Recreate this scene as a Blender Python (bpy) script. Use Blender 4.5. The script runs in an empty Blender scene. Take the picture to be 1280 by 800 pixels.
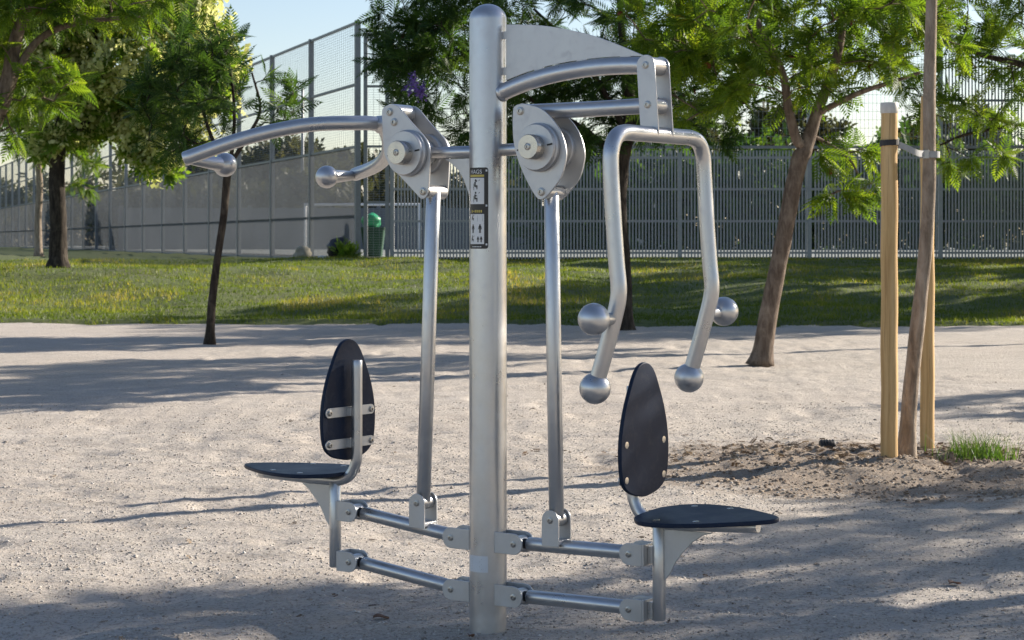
import bpy, bmesh, math, random
import numpy as np
from mathutils import Vector, Matrix

R = math.radians
scene = bpy.context.scene
col = scene.collection

# ------------------------------------------------------------------ camera, sky, sun, exposure
SUN_AZ = math.atan2(0.50, 0.86)          # direction towards the sun in plan (x, y)
SUN_EL = R(23)
cam_d = bpy.data.cameras.new('camera')
cam = bpy.data.objects.new('camera', cam_d)
col.objects.link(cam)
cam.location = (0, 0, 1.259)
cam.rotation_euler = (R(90), 0, 0)
cam_d.sensor_width = 36.0
cam_d.lens = 36.0 * 2500 / 1280
cam_d.shift_y = -100 / 1280
cam_d.clip_start = 0.1
cam_d.clip_end = 5000
cam_d.dof.use_dof = True
cam_d.dof.focus_distance = 6.5
cam_d.dof.aperture_fstop = 15
scene.camera = cam

world = bpy.data.worlds.new('World')
scene.world = world
world.use_nodes = True
wn = world.node_tree.nodes
wl = world.node_tree.links
sky = wn.new('ShaderNodeTexSky')
sky.sky_type = 'NISHITA'
sky.sun_disc = False
sky.sun_elevation = SUN_EL
sky.sun_rotation = math.pi / 2 - SUN_AZ
sky.air_density = 1.0
sky.dust_density = 0.4
sky.ozone_density = 2.0
wn['Background'].inputs['Strength'].default_value = 0.078
tintn = wn.new('ShaderNodeMix'); tintn.data_type = 'RGBA'; tintn.blend_type = 'MULTIPLY'
tintn.inputs[0].default_value = 1.0
tintn.inputs[7].default_value = (1.04, 0.955, 0.965, 1)
wl.new(sky.outputs[0], tintn.inputs[6])
wl.new(tintn.outputs[2], wn['Background'].inputs['Color'])

sun_d = bpy.data.lights.new('sun', 'SUN')
sun_d.energy = 5.0
sun_d.angle = R(0.53)
sun_d.color = (1.0, 0.91, 0.79)
sun = bpy.data.objects.new('sun', sun_d)
col.objects.link(sun)
sv = Vector((math.cos(SUN_AZ) * math.cos(SUN_EL), math.sin(SUN_AZ) * math.cos(SUN_EL), math.sin(SUN_EL)))
sun.rotation_euler = sv.to_track_quat('Z', 'Y').to_euler()
sun.location = sv * 60

scene.view_settings.view_transform = 'Standard'
scene.view_settings.look = 'None'
scene.view_settings.exposure = 1.12
scene.view_settings.gamma = 1
scene.render.engine = 'CYCLES'
scene.cycles.use_denoising = True
scene.cycles.max_bounces = 8
scene.cycles.transparent_max_bounces = 8
scene.cycles.sample_clamp_indirect = 6

# ------------------------------------------------------------------ material helpers
MATS = {}
def new_mat(name):
    m = bpy.data.materials.new(name)
    m.use_nodes = True
    MATS[name] = m
    nt = m.node_tree
    b = nt.nodes['Principled BSDF']
    return m, nt, b

def node(nt, kind, **kw):
    n = nt.nodes.new(kind)
    for k, v in kw.items():
        if k in n.inputs:
            n.inputs[k].default_value = v
        else:
            setattr(n, k, v)
    return n

def ramp(nt, fac, stops):
    r = nt.nodes.new('ShaderNodeValToRGB')
    el = r.color_ramp.elements
    while len(el) < len(stops):
        el.new(0.5)
    for e, (p, c) in zip(el, stops):
        e.position = p
        e.color = (c[0], c[1], c[2], 1)
    nt.links.new(fac, r.inputs[0])
    return r.outputs[0]

def mixc(nt, fac, a, b, mode='MIX'):
    m = nt.nodes.new('ShaderNodeMix')
    m.data_type = 'RGBA'
    m.blend_type = mode
    for sock, v in ((m.inputs[0], fac), (m.inputs[6], a), (m.inputs[7], b)):
        if hasattr(v, 'links'):
            nt.links.new(v, sock)
        elif isinstance(v, (tuple, list)):
            sock.default_value = (v[0], v[1], v[2], 1)
        else:
            sock.default_value = v
    return m.outputs[2]

def noise(nt, vec, scale, detail=4, rough=0.6, dist=0.0):
    n = node(nt, 'ShaderNodeTexNoise', Scale=scale, Detail=detail, Roughness=rough, Distortion=dist)
    if vec is not None:
        nt.links.new(vec, n.inputs['Vector'])
    return n.outputs['Fac']

def coords(nt, kind='Object'):
    return nt.nodes.new('ShaderNodeTexCoord').outputs[kind]

def geo_pos(nt):
    return nt.nodes.new('ShaderNodeNewGeometry').outputs['Position']

def mapping(nt, vec, scale=(1, 1, 1), rot=(0, 0, 0)):
    m = nt.nodes.new('ShaderNodeMapping')
    m.inputs['Scale'].default_value = scale
    m.inputs['Rotation'].default_value = rot
    nt.links.new(vec, m.inputs['Vector'])
    return m.outputs[0]

def math_n(nt, op, a, b=0.0, clamp=False):
    m = nt.nodes.new('ShaderNodeMath')
    m.operation = op
    m.use_clamp = clamp
    for s, v in ((m.inputs[0], a), (m.inputs[1], b)):
        if hasattr(v, 'links'):
            nt.links.new(v, s)
        else:
            s.default_value = v
    return m.outputs[0]

def bump(nt, bsdf, height, strength=0.3, distance=0.01, chain=None):
    b = node(nt, 'ShaderNodeBump', Strength=strength, Distance=distance)
    nt.links.new(height, b.inputs['Height'])
    if chain is not None:
        nt.links.new(chain, b.inputs['Normal'])
    if bsdf is not None:
        nt.links.new(b.outputs[0], bsdf.inputs['Normal'])
    return b.outputs[0]

def metal_paint(name, base, metallic=0.7, rough=0.36, mott=0.05, dust=0.0):
    m, nt, b = new_mat(name)
    p = coords(nt)
    n1 = noise(nt, p, 9.0, 5, 0.65)
    n2 = noise(nt, p, 380.0, 2, 0.5)
    n3 = noise(nt, mapping(nt, p, (30, 30, 2.5)), 3.0, 4, 0.6)
    c0 = tuple(v * (1 - mott * 1.6) for v in base)
    c1 = tuple(min(1, v * (1 + mott)) for v in base)
    c = ramp(nt, n1, [(0.32, c0), (0.68, c1)])
    c = mixc(nt, math_n(nt, 'MULTIPLY', ramp(nt, n3, [(0.45, (0, 0, 0)), (0.85, (1, 1, 1))]), 0.10), c, tuple(v * .8 for v in base))
    nt.links.new(c, b.inputs['Base Color'])
    b.inputs['Metallic'].default_value = metallic
    n5 = noise(nt, p, 34.0, 5, 0.7, 0.6)
    rr = mixc(nt, math_n(nt, 'MULTIPLY', ramp(nt, n5, [(0.52, (0, 0, 0)), (0.66, (1, 1, 1))]), 0.5), ramp(nt, n1, [(0.3, (rough - .06,) * 3), (0.7, (rough + .08,) * 3)]), (rough + .22,) * 3)
    nt.links.new(rr, b.inputs['Roughness'])
    bump(nt, b, n2, 0.045, 0.001)
    return m

SILVER = metal_paint('silver_powder_coat', (0.54, 0.543, 0.545), 0.84, 0.31)
PLATE = metal_paint('silver_plate', (0.50, 0.503, 0.505), 0.72, 0.41)
STEEL = metal_paint('bare_steel', (0.50, 0.475, 0.43), 0.95, 0.28)
BOLT = metal_paint('bolt_steel', (0.40, 0.39, 0.37), 0.9, 0.30)
GALV = metal_paint('galvanised_steel', (0.37, 0.38, 0.38), 0.35, 0.5, 0.10)
GALV_POST = metal_paint('galvanised_post', (0.25, 0.26, 0.265), 0.45, 0.5, 0.10)
WIRE = metal_paint('galvanised_wire', (0.30, 0.315, 0.33), 0.45, 0.5, 0.10)

def simple(name, c0, c1, scale=8, rough=0.6, bump_s=0.0, spec=0.5, bscale=60):
    m, nt, b = new_mat(name)
    p = coords(nt)
    n = noise(nt, p, scale, 5, 0.6)
    nt.links.new(ramp(nt, n, [(0.3, c0), (0.7, c1)]), b.inputs['Base Color'])
    b.inputs['Roughness'].default_value = rough
    b.inputs['Specular IOR Level'].default_value = spec
    if bump_s:
        bump(nt, b, noise(nt, p, bscale, 4, 0.6), bump_s, 0.01)
    return m

# dark navy phenolic boards of the seats
m, nt, b = new_mat('navy_board')
p = coords(nt)
n1 = noise(nt, p, 7, 5, 0.7); n2 = noise(nt, p, 160, 3, 0.6)
n3 = noise(nt, mapping(nt, p, (3, 40, 40), (0.2, 0.3, 0.4)), 6, 3, 0.6)
c = ramp(nt, n1, [(0.3, (0.010, 0.0175, 0.037)), (0.7, (0.016, 0.026, 0.050))])
c = mixc(nt, math_n(nt, 'MULTIPLY', ramp(nt, n3, [(0.62, (0, 0, 0)), (0.8, (1, 1, 1))]), 0.10), c, (0.16, 0.15, 0.14))
n6 = noise(nt, p, 24, 6, .75, .5)
c = mixc(nt, math_n(nt, 'MULTIPLY', ramp(nt, n6, [(0.50, (0, 0, 0)), (0.72, (1, 1, 1))]), 0.12), c, (0.20, 0.18, 0.16))
nt.links.new(c, b.inputs['Base Color'])
nt.links.new(ramp(nt, n1, [(0.3, (0.34,) * 3), (0.75, (0.5,) * 3)]), b.inputs['Roughness'])
bump(nt, b, n2, 0.10, 0.001)
b.inputs['Specular IOR Level'].default_value = 0.12
BOARD = m
RUBBER = simple('black_rubber', (0.012, 0.012, 0.013), (0.022, 0.022, 0.023), 20, 0.55)
INK = simple('print_black', (0.009, 0.009, 0.010), (0.014, 0.014, 0.014), 20, 0.35)
PAPER = simple('print_white', (0.66, 0.66, 0.64), (0.74, 0.74, 0.72), 20, 0.35)
GOLD = simple('print_yellow', (0.52, 0.40, 0.07), (0.60, 0.47, 0.10), 20, 0.4)
TAG = simple('print_silver', (0.58, 0.60, 0.62), (0.68, 0.70, 0.71), 20, 0.4)
WHITE = simple('white_paint', (0.66, 0.67, 0.68), (0.76, 0.76, 0.76), 5, 0.45)
TAPE = simple('grey_strap', (0.33, 0.33, 0.33), (0.45, 0.45, 0.44), 20, 0.6)
WRAP = simple('pale_wrap', (0.48, 0.46, 0.42), (0.62, 0.60, 0.55), 30, 0.55, 0.2)
GREEN_PLASTIC = simple('green_plastic', (0.008, 0.045, 0.022), (0.012, 0.065, 0.032), 8, 0.4)
BRIGHT_GREEN = simple('bright_green_sack', (0.01, 0.22, 0.09), (0.02, 0.32, 0.14), 8, 0.4)
BLACK_SACK = simple('black_sack', (0.010, 0.010, 0.011), (0.022, 0.022, 0.023), 8, 0.4)
ROCK = simple('pale_rock', (0.22, 0.20, 0.15), (0.42, 0.39, 0.31), 5, 0.9, 0.5, 0.2)
WALLM = simple('grey_wall', (0.13, 0.145, 0.16), (0.19, 0.205, 0.22), 0.5, 0.8, 0.1, 0.2)
BUILD = simple('pale_render', (0.38, 0.36, 0.33), (0.50, 0.47, 0.43), 0.4, 0.85, 0.1, 0.2)
DARKWIN = simple('dark_window', (0.02, 0.022, 0.026), (0.03, 0.034, 0.04), 2, 0.15)

# bark
def bark(name, c0, c1, c2, sc=1.0):
    m, nt, b = new_mat(name)
    p = geo_pos(nt)
    n1 = noise(nt, mapping(nt, p, (18 * sc, 18 * sc, 5 * sc)), 1.0, 7, 0.7, 0.4)
    n2 = noise(nt, p, 2.3, 4, 0.6)
    n3 = noise(nt, p, 55 * sc, 4, 0.65)
    c = ramp(nt, n1, [(0.36, c0), (0.5, c1), (0.64, c2)])
    c = mixc(nt, math_n(nt, 'MULTIPLY', ramp(nt, n2, [(0.42, (0, 0, 0)), (0.62, (1, 1, 1))]), 0.45), c, c0)
    n4 = noise(nt, mapping(nt, p, (5, 5, 26)), 1.0, 4, .6)
    c = mixc(nt, math_n(nt, 'MULTIPLY', ramp(nt, n4, [(0.6, (0, 0, 0)), (0.72, (1, 1, 1))]), 0.35), c, c2)
    nt.links.new(c, b.inputs['Base Color'])
    b.inputs['Roughness'].default_value = 0.9
    b.inputs['Specular IOR Level'].default_value = 0.15
    ch = bump(nt, None, n1, 0.8, 0.02)
    bump(nt, b, n3, 0.5, 0.008, ch)
    return m
BARK = bark('brown_bark', (0.085, 0.062, 0.047), (0.175, 0.132, 0.100), (0.27, 0.215, 0.165))
BARK_PALE = bark('pale_young_bark', (0.18, 0.14, 0.105), (0.32, 0.255, 0.195), (0.43, 0.355, 0.28))
BARK_DARK = bark('dark_bark', (0.020, 0.016, 0.013), (0.050, 0.040, 0.032), (0.095, 0.078, 0.06))

# stake wood
m, nt, b = new_mat('pine_stake')
p = coords(nt)
g = noise(nt, mapping(nt, p, (26, 26, 1.1)), 1.0, 6, 0.65, 0.6)
g2 = noise(nt, mapping(nt, p, (90, 90, 2)), 1.0, 3, 0.6)
vor = node(nt, 'ShaderNodeTexVoronoi', Scale=2.6)
nt.links.new(mapping(nt, p, (1.7, 1.7, 1.0)), vor.inputs['Vector'])
knot = ramp(nt, vor.outputs['Distance'], [(0.03, (1, 1, 1)), (0.13, (0, 0, 0))])
c = ramp(nt, g, [(0.25, (0.33, 0.19, 0.075)), (0.5, (0.55, 0.36, 0.16)), (0.75, (0.68, 0.48, 0.25))])
c = mixc(nt, math_n(nt, 'MULTIPLY', ramp(nt, g2, [(0.6, (0, 0, 0)), (0.72, (1, 1, 1))]), 0.6), c, (0.19, 0.10, 0.04))
c = mixc(nt, math_n(nt, 'MULTIPLY', knot, 0.8), c, (0.16, 0.075, 0.03))
nt.links.new(c, b.inputs['Base Color'])
b.inputs['Roughness'].default_value = 0.75
b.inputs['Specular IOR Level'].default_value = 0.25
bump(nt, b, g2, 0.35, 0.006)
PINE = m

# foliage, tint attribute picks the leaf's own colour
def leaf_mat(name, stops, trans, tmix=0.42, rough=0.5):
    m, nt, b = new_mat(name)
    a = nt.nodes.new('ShaderNodeAttribute')
    a.attribute_name = 'tint'
    c = ramp(nt, a.outputs['Fac'], stops)
    nt.links.new(c, b.inputs['Base Color'])
    b.inputs['Roughness'].default_value = rough
    b.inputs['Specular IOR Level'].default_value = 0.3
    t = nt.nodes.new('ShaderNodeBsdfTranslucent')
    nt.links.new(mixc(nt, 1.0, c, trans, 'MULTIPLY'), t.inputs['Color'])
    mx = nt.nodes.new('ShaderNodeMixShader')
    mx.inputs[0].default_value = tmix
    nt.links.new(b.outputs[0], mx.inputs[1])
    nt.links.new(t.outputs[0], mx.inputs[2])
    nt.links.new(mx.outputs[0], nt.nodes['Material Output'].inputs['Surface'])
    return m
LEAF = leaf_mat('fern_leaf', [(0.0, (0.036, 0.078, 0.012)), (0.55, (0.075, 0.135, 0.017)), (0.93, (0.12, 0.175, 0.022)), (0.97, (0.13, 0.11, 0.03)), (1.0, (0.16, 0.08, 0.03))],
                (2.9, 2.6, 0.9), 0.48)
LEAF_DARK = leaf_mat('dark_leaf', [(0.0, (0.022, 0.052, 0.013)), (0.6, (0.042, 0.085, 0.018)), (1.0, (0.075, 0.12, 0.024))], (2.2, 2.2, 0.9), 0.4)
LEAF_BROAD = leaf_mat('broad_leaf', [(0.0, (0.050, 0.095, 0.016)), (0.6, (0.095, 0.155, 0.026)), (1.0, (0.15, 0.21, 0.04))], (2.8, 2.7, 1.0), .55)
LEAF_OLIVE = leaf_mat('olive_leaf', [(0.0, (0.045, 0.050, 0.022)), (0.6, (0.075, 0.078, 0.034)), (1.0, (0.12, 0.11, 0.05))], (1.6, 1.6, 1.0), 0.3)
BLOSSOM = leaf_mat('pale_blossom', [(0.0, (0.36, 0.39, 0.15)), (0.6, (0.52, 0.53, 0.25)), (1.0, (0.66, 0.64, 0.37))], (1.4, 1.4, 1.0), 0.55)
PURPLE = leaf_mat('purple_blossom', [(0.0, (0.10, 0.06, 0.22)), (1.0, (0.22, 0.14, 0.42))], (1.3, 1.2, 1.4), 0.35)
POD = leaf_mat('russet_pod', [(0.0, (0.10, 0.035, 0.016)), (1.0, (0.26, 0.10, 0.04))], (1.3, 1.0, 0.9), 0.2)
GRASS = leaf_mat('lawn_grass', [(0.0, (0.045, 0.075, 0.010)), (0.45, (0.090, 0.128, 0.016)), (0.75, (0.150, 0.170, 0.028)), (0.92, (0.22, 0.195, 0.062)), (1.0, (0.28, 0.23, 0.10))], (2.2, 2.1, 0.8), 0.45)
LITTER = leaf_mat('dry_litter', [(0.0, (0.07, 0.045, 0.028)), (0.6, (0.17, 0.115, 0.07)), (1.0, (0.33, 0.25, 0.16))], (1.0, 1.0, 1.0), 0.15, 0.8)
DRY = simple('dry_leaf', (0.10, 0.050, 0.030), (0.21, 0.115, 0.065), 14, 0.7)

# ground: pale compacted gravel, browner soil round the staked tree
m, nt, b = new_mat('gravel')
p = geo_pos(nt)
big = noise(nt, p, 0.55, 5, 0.6)
med = noise(nt, mapping(nt, p, (1, 2.2, 1)), 3.2, 6, 0.65, 0.3)
fine = noise(nt, p, 58, 5, 0.78)
grit = noise(nt, p, 210, 2, 0.7)
v1 = node(nt, 'ShaderNodeTexVoronoi', Scale=95.0); nt.links.new(p, v1.inputs['Vector'])
v2 = node(nt, 'ShaderNodeTexVoronoi', Scale=34.0); nt.links.new(p, v2.inputs['Vector'])
c = ramp(nt, med, [(0.22, (0.415, 0.365, 0.312)), (0.5, (0.52, 0.47, 0.412)), (0.78, (0.605, 0.555, 0.496))])
dk = noise(nt, mapping(nt, p, (1, 2.6, 1)), 1.15, 7, 0.72, 0.5)
c = mixc(nt, math_n(nt, 'MULTIPLY', ramp(nt, dk, [(0.50, (0, 0, 0)), (0.72, (1, 1, 1))]), 0.34), c, (0.31, 0.265, 0.22))
c = mixc(nt, ramp(nt, big, [(0.35, (0, 0, 0)), (0.7, (1, 1, 1))]), c, mixc(nt, 0.4, c, (0.53, 0.455, 0.38)))
c = mixc(nt, math_n(nt, 'MULTIPLY', ramp(nt, fine, [(0.36, (1, 1, 1)), (0.52, (0, 0, 0))]), 0.72), c, (0.20, 0.165, 0.135))
c = mixc(nt, math_n(nt, 'MULTIPLY', ramp(nt, grit, [(0.54, (0, 0, 0)), (0.72, (1, 1, 1))]), 0.42), c, (0.58, 0.54, 0.49))
stone = mixc(nt, 0.5, v1.outputs['Color'], (0.42, 0.38, 0.34))
c = mixc(nt, math_n(nt, 'MULTIPLY', ramp(nt, v1.outputs['Distance'], [(0.18, (1, 1, 1)), (0.34, (0, 0, 0))]), 0.16), c, stone)
# soil patch (own colour of the soil round the young tree), ragged edge
sep = nt.nodes.new('ShaderNodeSeparateXYZ'); nt.links.new(p, sep.inputs[0])
ex = math_n(nt, 'DIVIDE', math_n(nt, 'SUBTRACT', sep.outputs[0], 2.15), 1.75)
ey = math_n(nt, 'DIVIDE', math_n(nt, 'SUBTRACT', sep.outputs[1], 11.1), 1.55)
d2 = math_n(nt, 'ADD', math_n(nt, 'MULTIPLY', ex, ex), math_n(nt, 'MULTIPLY', ey, ey))
d2 = math_n(nt, 'ADD', d2, math_n(nt, 'MULTIPLY', math_n(nt, 'SUBTRACT', med, 0.5), 2.2))
soilf = ramp(nt, d2, [(0.45, (1, 1, 1)), (1.15, (0, 0, 0))])
soil = ramp(nt, fine, [(0.3, (0.14, 0.098, 0.066)), (0.55, (0.255, 0.19, 0.135)), (0.75, (0.36, 0.285, 0.215))])
c = mixc(nt, math_n(nt, 'MULTIPLY', soilf, 0.66), c, soil)
nt.links.new(c, b.inputs['Base Color'])
b.inputs['Roughness'].default_value = 0.95
b.inputs['Specular IOR Level'].default_value = 0.1
ch = bump(nt, None, med, 0.5, 0.03)
ch = bump(nt, None, v2.outputs['Distance'], 0.35, 0.012, ch)
ch = bump(nt, None, fine, 0.8, 0.012, ch)
bump(nt, b, grit, 0.6, 0.006, ch)
GRAVEL = m

m, nt, b = new_mat('pebble')
a = nt.nodes.new('ShaderNodeAttribute'); a.attribute_name = 'tint'
nt.links.new(ramp(nt, a.outputs['Fac'], [(0, (0.17, 0.14, 0.115)), (0.4, (0.36, 0.32, 0.275)), (0.85, (0.53, 0.49, 0.44)), (1, (0.62, 0.59, 0.55))]), b.inputs['Base Color'])
b.inputs['Roughness'].default_value = 0.9
PEBBLE = m
m, nt, b = new_mat('soil_clod')
a = nt.nodes.new('ShaderNodeAttribute'); a.attribute_name = 'tint'
nt.links.new(ramp(nt, a.outputs['Fac'], [(0, (0.13, 0.09, 0.06)), (0.6, (0.26, 0.195, 0.14)), (0.92, (0.34, 0.27, 0.20)), (1, (0.48, 0.43, 0.37))]), b.inputs['Base Color'])
b.inputs['Roughness'].default_value = 0.95
CLOD = m

m, nt, b = new_mat('lawn_soil')
p = geo_pos(nt)
n1 = noise(nt, p, 0.5, 5, 0.6); n2 = noise(nt, p, 9, 5, 0.7)
c = ramp(nt, n2, [(0.3, (0.050, 0.070, 0.014)), (0.6, (0.10, 0.125, 0.024)), (0.8, (0.16, 0.145, 0.055))])
c = mixc(nt, math_n(nt, 'MULTIPLY', ramp(nt, n1, [(0.5, (0, 0, 0)), (0.75, (1, 1, 1))]), 0.5), c, (0.15, 0.125, 0.06))
nt.links.new(c, b.inputs['Base Color'])
b.inputs['Roughness'].default_value = 0.95
bump(nt, b, n2, 0.6, 0.05)
LAWN = m
COURT = simple('court_surface', (0.22, 0.235, 0.215), (0.30, 0.31, 0.28), 0.4, 0.9, 0.1, 0.2)
FARGROUND = simple('far_ground', (0.16, 0.14, 0.08), (0.26, 0.22, 0.13), 0.05, 0.95, 0.1, 0.2)
SANDY = simple('edging_concrete', (0.27, 0.235, 0.19), (0.40, 0.35, 0.29), 3, 0.9, 0.4, 0.2)

# ------------------------------------------------------------------ object helpers
def link(o, parent=None):
    col.objects.link(o)
    if parent is not None:
        o.parent = parent
    return o

def tag(o, label=None, cat=None, group=None, kind=None):
    if label: o['label'] = label
    if cat: o['category'] = cat
    if group: o['group'] = group
    if kind: o['kind'] = kind
    return o

def empty(name, loc=(0, 0, 0), rz=0.0):
    o = bpy.data.objects.new(name, None)
    o.location = loc
    o.rotation_euler = (0, 0, rz)
    o.empty_display_size = 0.2
    return link(o)

def mesh_obj(name, me, mat, parent=None, smooth=True, bevel=0.0, seg=2):
    o = bpy.data.objects.new(name, me)
    if mat is not None and not me.materials:
        me.materials.append(mat)
    if smooth:
        me.shade_smooth()
    link(o, parent)
    if bevel:
        md = o.modifiers.new('bevel', 'BEVEL')
        md.width = bevel; md.segments = seg; md.limit_method = 'ANGLE'; md.angle_limit = R(40)
        md.harden_normals = True
    return o

def pyd(name, v, f, mat, parent=None, smooth=True, bevel=0.0):
    me = bpy.data.meshes.new(name)
    me.from_pydata([tuple(x) for x in v], [], f)
    me.update()
    return mesh_obj(name, me, mat, parent, smooth, bevel)

def big_mesh(name, V, F, mat, tint=None, smooth=False):
    """V (n,3), F (m,k) numpy"""
    me = bpy.data.meshes.new(name)
    n, (m_, k) = len(V), F.shape
    me.vertices.add(n)
    me.vertices.foreach_set('co', np.ascontiguousarray(V, dtype=np.float32).ravel())
    me.loops.add(m_ * k)
    me.loops.foreach_set('vertex_index', np.ascontiguousarray(F, dtype=np.int32).ravel())
    me.polygons.add(m_)
    me.polygons.foreach_set('loop_start', np.arange(0, m_ * k, k, dtype=np.int32))
    me.update(calc_edges=True)
    if tint is not None:
        at = me.attributes.new('tint', 'FLOAT', 'POINT')
        at.data.foreach_set('value', np.ascontiguousarray(tint, dtype=np.float32))
    me.materials.append(mat)
    if smooth:
        me.shade_smooth()
    return me

def catmull(P, n=8, closed=False):
    P = [Vector(q) for q in P]
    out = []
    L = len(P)
    rng = range(L) if closed else range(L - 1)
    for i in rng:
        p1, p2 = P[i], P[(i + 1) % L]
        p0 = P[(i - 1) % L] if closed or i > 0 else p1 * 2 - p2
        p3 = P[(i + 2) % L] if closed or i + 2 < L else p2 * 2 - p1
        for k in range(n):
            t = k / n
            out.append(0.5 * ((2 * p1) + (p2 - p0) * t + (2 * p0 - 5 * p1 + 4 * p2 - p3) * t * t + (3 * p1 - p0 - 3 * p2 + p3) * t ** 3))
    if not closed:
        out.append(P[-1])
    return out

def sweep_vf(path, rad, seg=24, cap=True, round_end=0.004):
    """tube along a path; rad a number or a list"""
    path = [Vector(q) for q in path]
    n = len(path)
    rads = [rad] * n if not hasattr(rad, '__len__') else list(rad)
    if cap and round_end:
        # small rounded rims at both ends
        t0 = (path[1] - path[0]).normalized(); t1 = (path[-1] - path[-2]).normalized()
        path = [path[0], path[0] + t0 * round_end] + path[1:-1] + [path[-1] - t1 * round_end, path[-1]]
        rads = [rads[0] - round_end * .7, rads[0]] + rads[1:-1] + [rads[-1], rads[-1] - round_end * .7]
        n = len(path)
    tang = []
    for i in range(n):
        a = path[max(i - 1, 0)]; b = path[min(i + 1, n - 1)]
        tang.append((b - a).normalized())
    t = tang[0]
    ref = Vector((0, 0, 1)) if abs(t.z) < 0.9 else Vector((1, 0, 0))
    u = t.cross(ref).normalized()
    V, F = [], []
    for i in range(n):
        t = tang[i]
        u = (u - t * u.dot(t)).normalized()
        w = t.cross(u)
        for k in range(seg):
            a = 2 * math.pi * k / seg
            V.append(path[i] + (u * math.cos(a) + w * math.sin(a)) * rads[i])
    for i in range(n - 1):
        for k in range(seg):
            F.append((i * seg + k, i * seg + (k + 1) % seg, (i + 1) * seg + (k + 1) % seg, (i + 1) * seg + k))
    if cap:
        F.append(tuple(range(seg - 1, -1, -1)))
        F.append(tuple((n - 1) * seg + k for k in range(seg)))
    return V, F

def auto_smooth(o, ang=35):
    me = o.data
    me.shade_smooth()
    bm = bmesh.new(); bm.from_mesh(me)
    for e in bm.edges:
        if len(e.link_faces) == 2 and e.calc_face_angle(0) > R(ang):
            e.smooth = False
    bm.to_mesh(me); bm.free()
    return o

def tube(name, path, rad, mat, parent, seg=24, re=0.003):
    V, F = sweep_vf(path, rad, seg, True, re)
    return auto_smooth(pyd(name, V, F, mat, parent))

def prism(name, outline, axis, d0, d1, mat, parent, bevel=0.0012):
    """outline of 2D points extruded. axis 'y': (x,z) outline, y from d0 to d1; 'z': (x,y); 'x': (y,z)"""
    n = len(outline)
    def P(p, d):
        if axis == 'y': return (p[0], d, p[1])
        if axis == 'z': return (p[0], p[1], d)
        return (d, p[0], p[1])
    V = [P(p, d0) for p in outline] + [P(p, d1) for p in outline]
    F = [tuple(range(n)), tuple(range(2 * n - 1, n - 1, -1))]
    for i in range(n):
        j = (i + 1) % n
        F.append((i, i + n, j + n, j))
    me = bpy.data.meshes.new(name)
    me.from_pydata(V, [], F)
    bm = bmesh.new(); bm.from_mesh(me)
    bmesh.ops.recalc_face_normals(bm, faces=bm.faces)
    bm.to_mesh(me); bm.free()
    o = mesh_obj(name, me, mat, parent, True, bevel)
    if not bevel:
        auto_smooth(o)
    return o

def box_vf(x0, x1, y0, y1, z0, z1):
    V = [(x0, y0, z0), (x1, y0, z0), (x1, y1, z0), (x0, y1, z0), (x0, y0, z1), (x1, y0, z1), (x1, y1, z1), (x0, y1, z1)]
    F = [(3, 2, 1, 0), (4, 5, 6, 7), (0, 1, 5, 4), (1, 2, 6, 5), (2, 3, 7, 6), (3, 0, 4, 7)]
    return V, F

def box(name, x0, x1, y0, y1, z0, z1, mat, parent=None, bevel=0.0):
    V, F = box_vf(x0, x1, y0, y1, z0, z1)
    return pyd(name, V, F, mat, parent, bool(bevel), bevel)

def lathe(name, prof, origin, axis, mat, parent, seg=40):
    """profile (r, h) revolved about axis through origin"""
    ax = Vector(axis).normalized()
    ref = Vector((0, 0, 1)) if abs(ax.z) < .9 else Vector((1, 0, 0))
    u = ax.cross(ref).normalized(); w = ax.cross(u)
    o = Vector(origin)
    V, F = [], []
    for r, h in prof:
        for k in range(seg):
            a = 2 * math.pi * k / seg
            V.append(o + ax * h + (u * math.cos(a) + w * math.sin(a)) * max(r, 1e-5))
    for i in range(len(prof) - 1):
        for k in range(seg):
            F.append((i * seg + k, i * seg + (k + 1) % seg, (i + 1) * seg + (k + 1) % seg, (i + 1) * seg + k))
    F.append(tuple(range(seg - 1, -1, -1)))
    F.append(tuple((len(prof) - 1) * seg + k for k in range(seg)))
    ob = pyd(name, V, F, mat, parent)
    me = ob.data
    bm = bmesh.new(); bm.from_mesh(me)
    bmesh.ops.recalc_face_normals(bm, faces=bm.faces)
    bm.to_mesh(me); bm.free()
    return auto_smooth(ob)

def copy_tree(o, parent=None):
    c = o.copy()
    col.objects.link(c)
    c.parent = parent
    for ch in list(o.children):
        copy_tree(ch, c)
    return c

# ------------------------------------------------------------------ numeric noise
def vnoise(x, y, seed=0):
    """smooth value noise, vectorised"""
    xi = np.floor(x).astype(np.int64); yi = np.floor(y).astype(np.int64)
    xf = x - xi; yf = y - yi
    u = xf * xf * (3 - 2 * xf); v = yf * yf * (3 - 2 * yf)
    def h(a, b):
        n = (a * 374761393 + b * 668265263 + seed * 2147483647) & 0x7fffffff
        n = ((n ^ (n >> 13)) * 1274126177) & 0x7fffffff
        return ((n ^ (n >> 16)) & 0xffff) / 65535.0
    return (h(xi, yi) * (1 - u) + h(xi + 1, yi) * u) * (1 - v) + (h(xi, yi + 1) * (1 - u) + h(xi + 1, yi + 1) * u) * v

def sstep(a, b, x):
    t = np.clip((x - a) / (b - a), 0, 1)
    return t * t * (3 - 2 * t)

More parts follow.
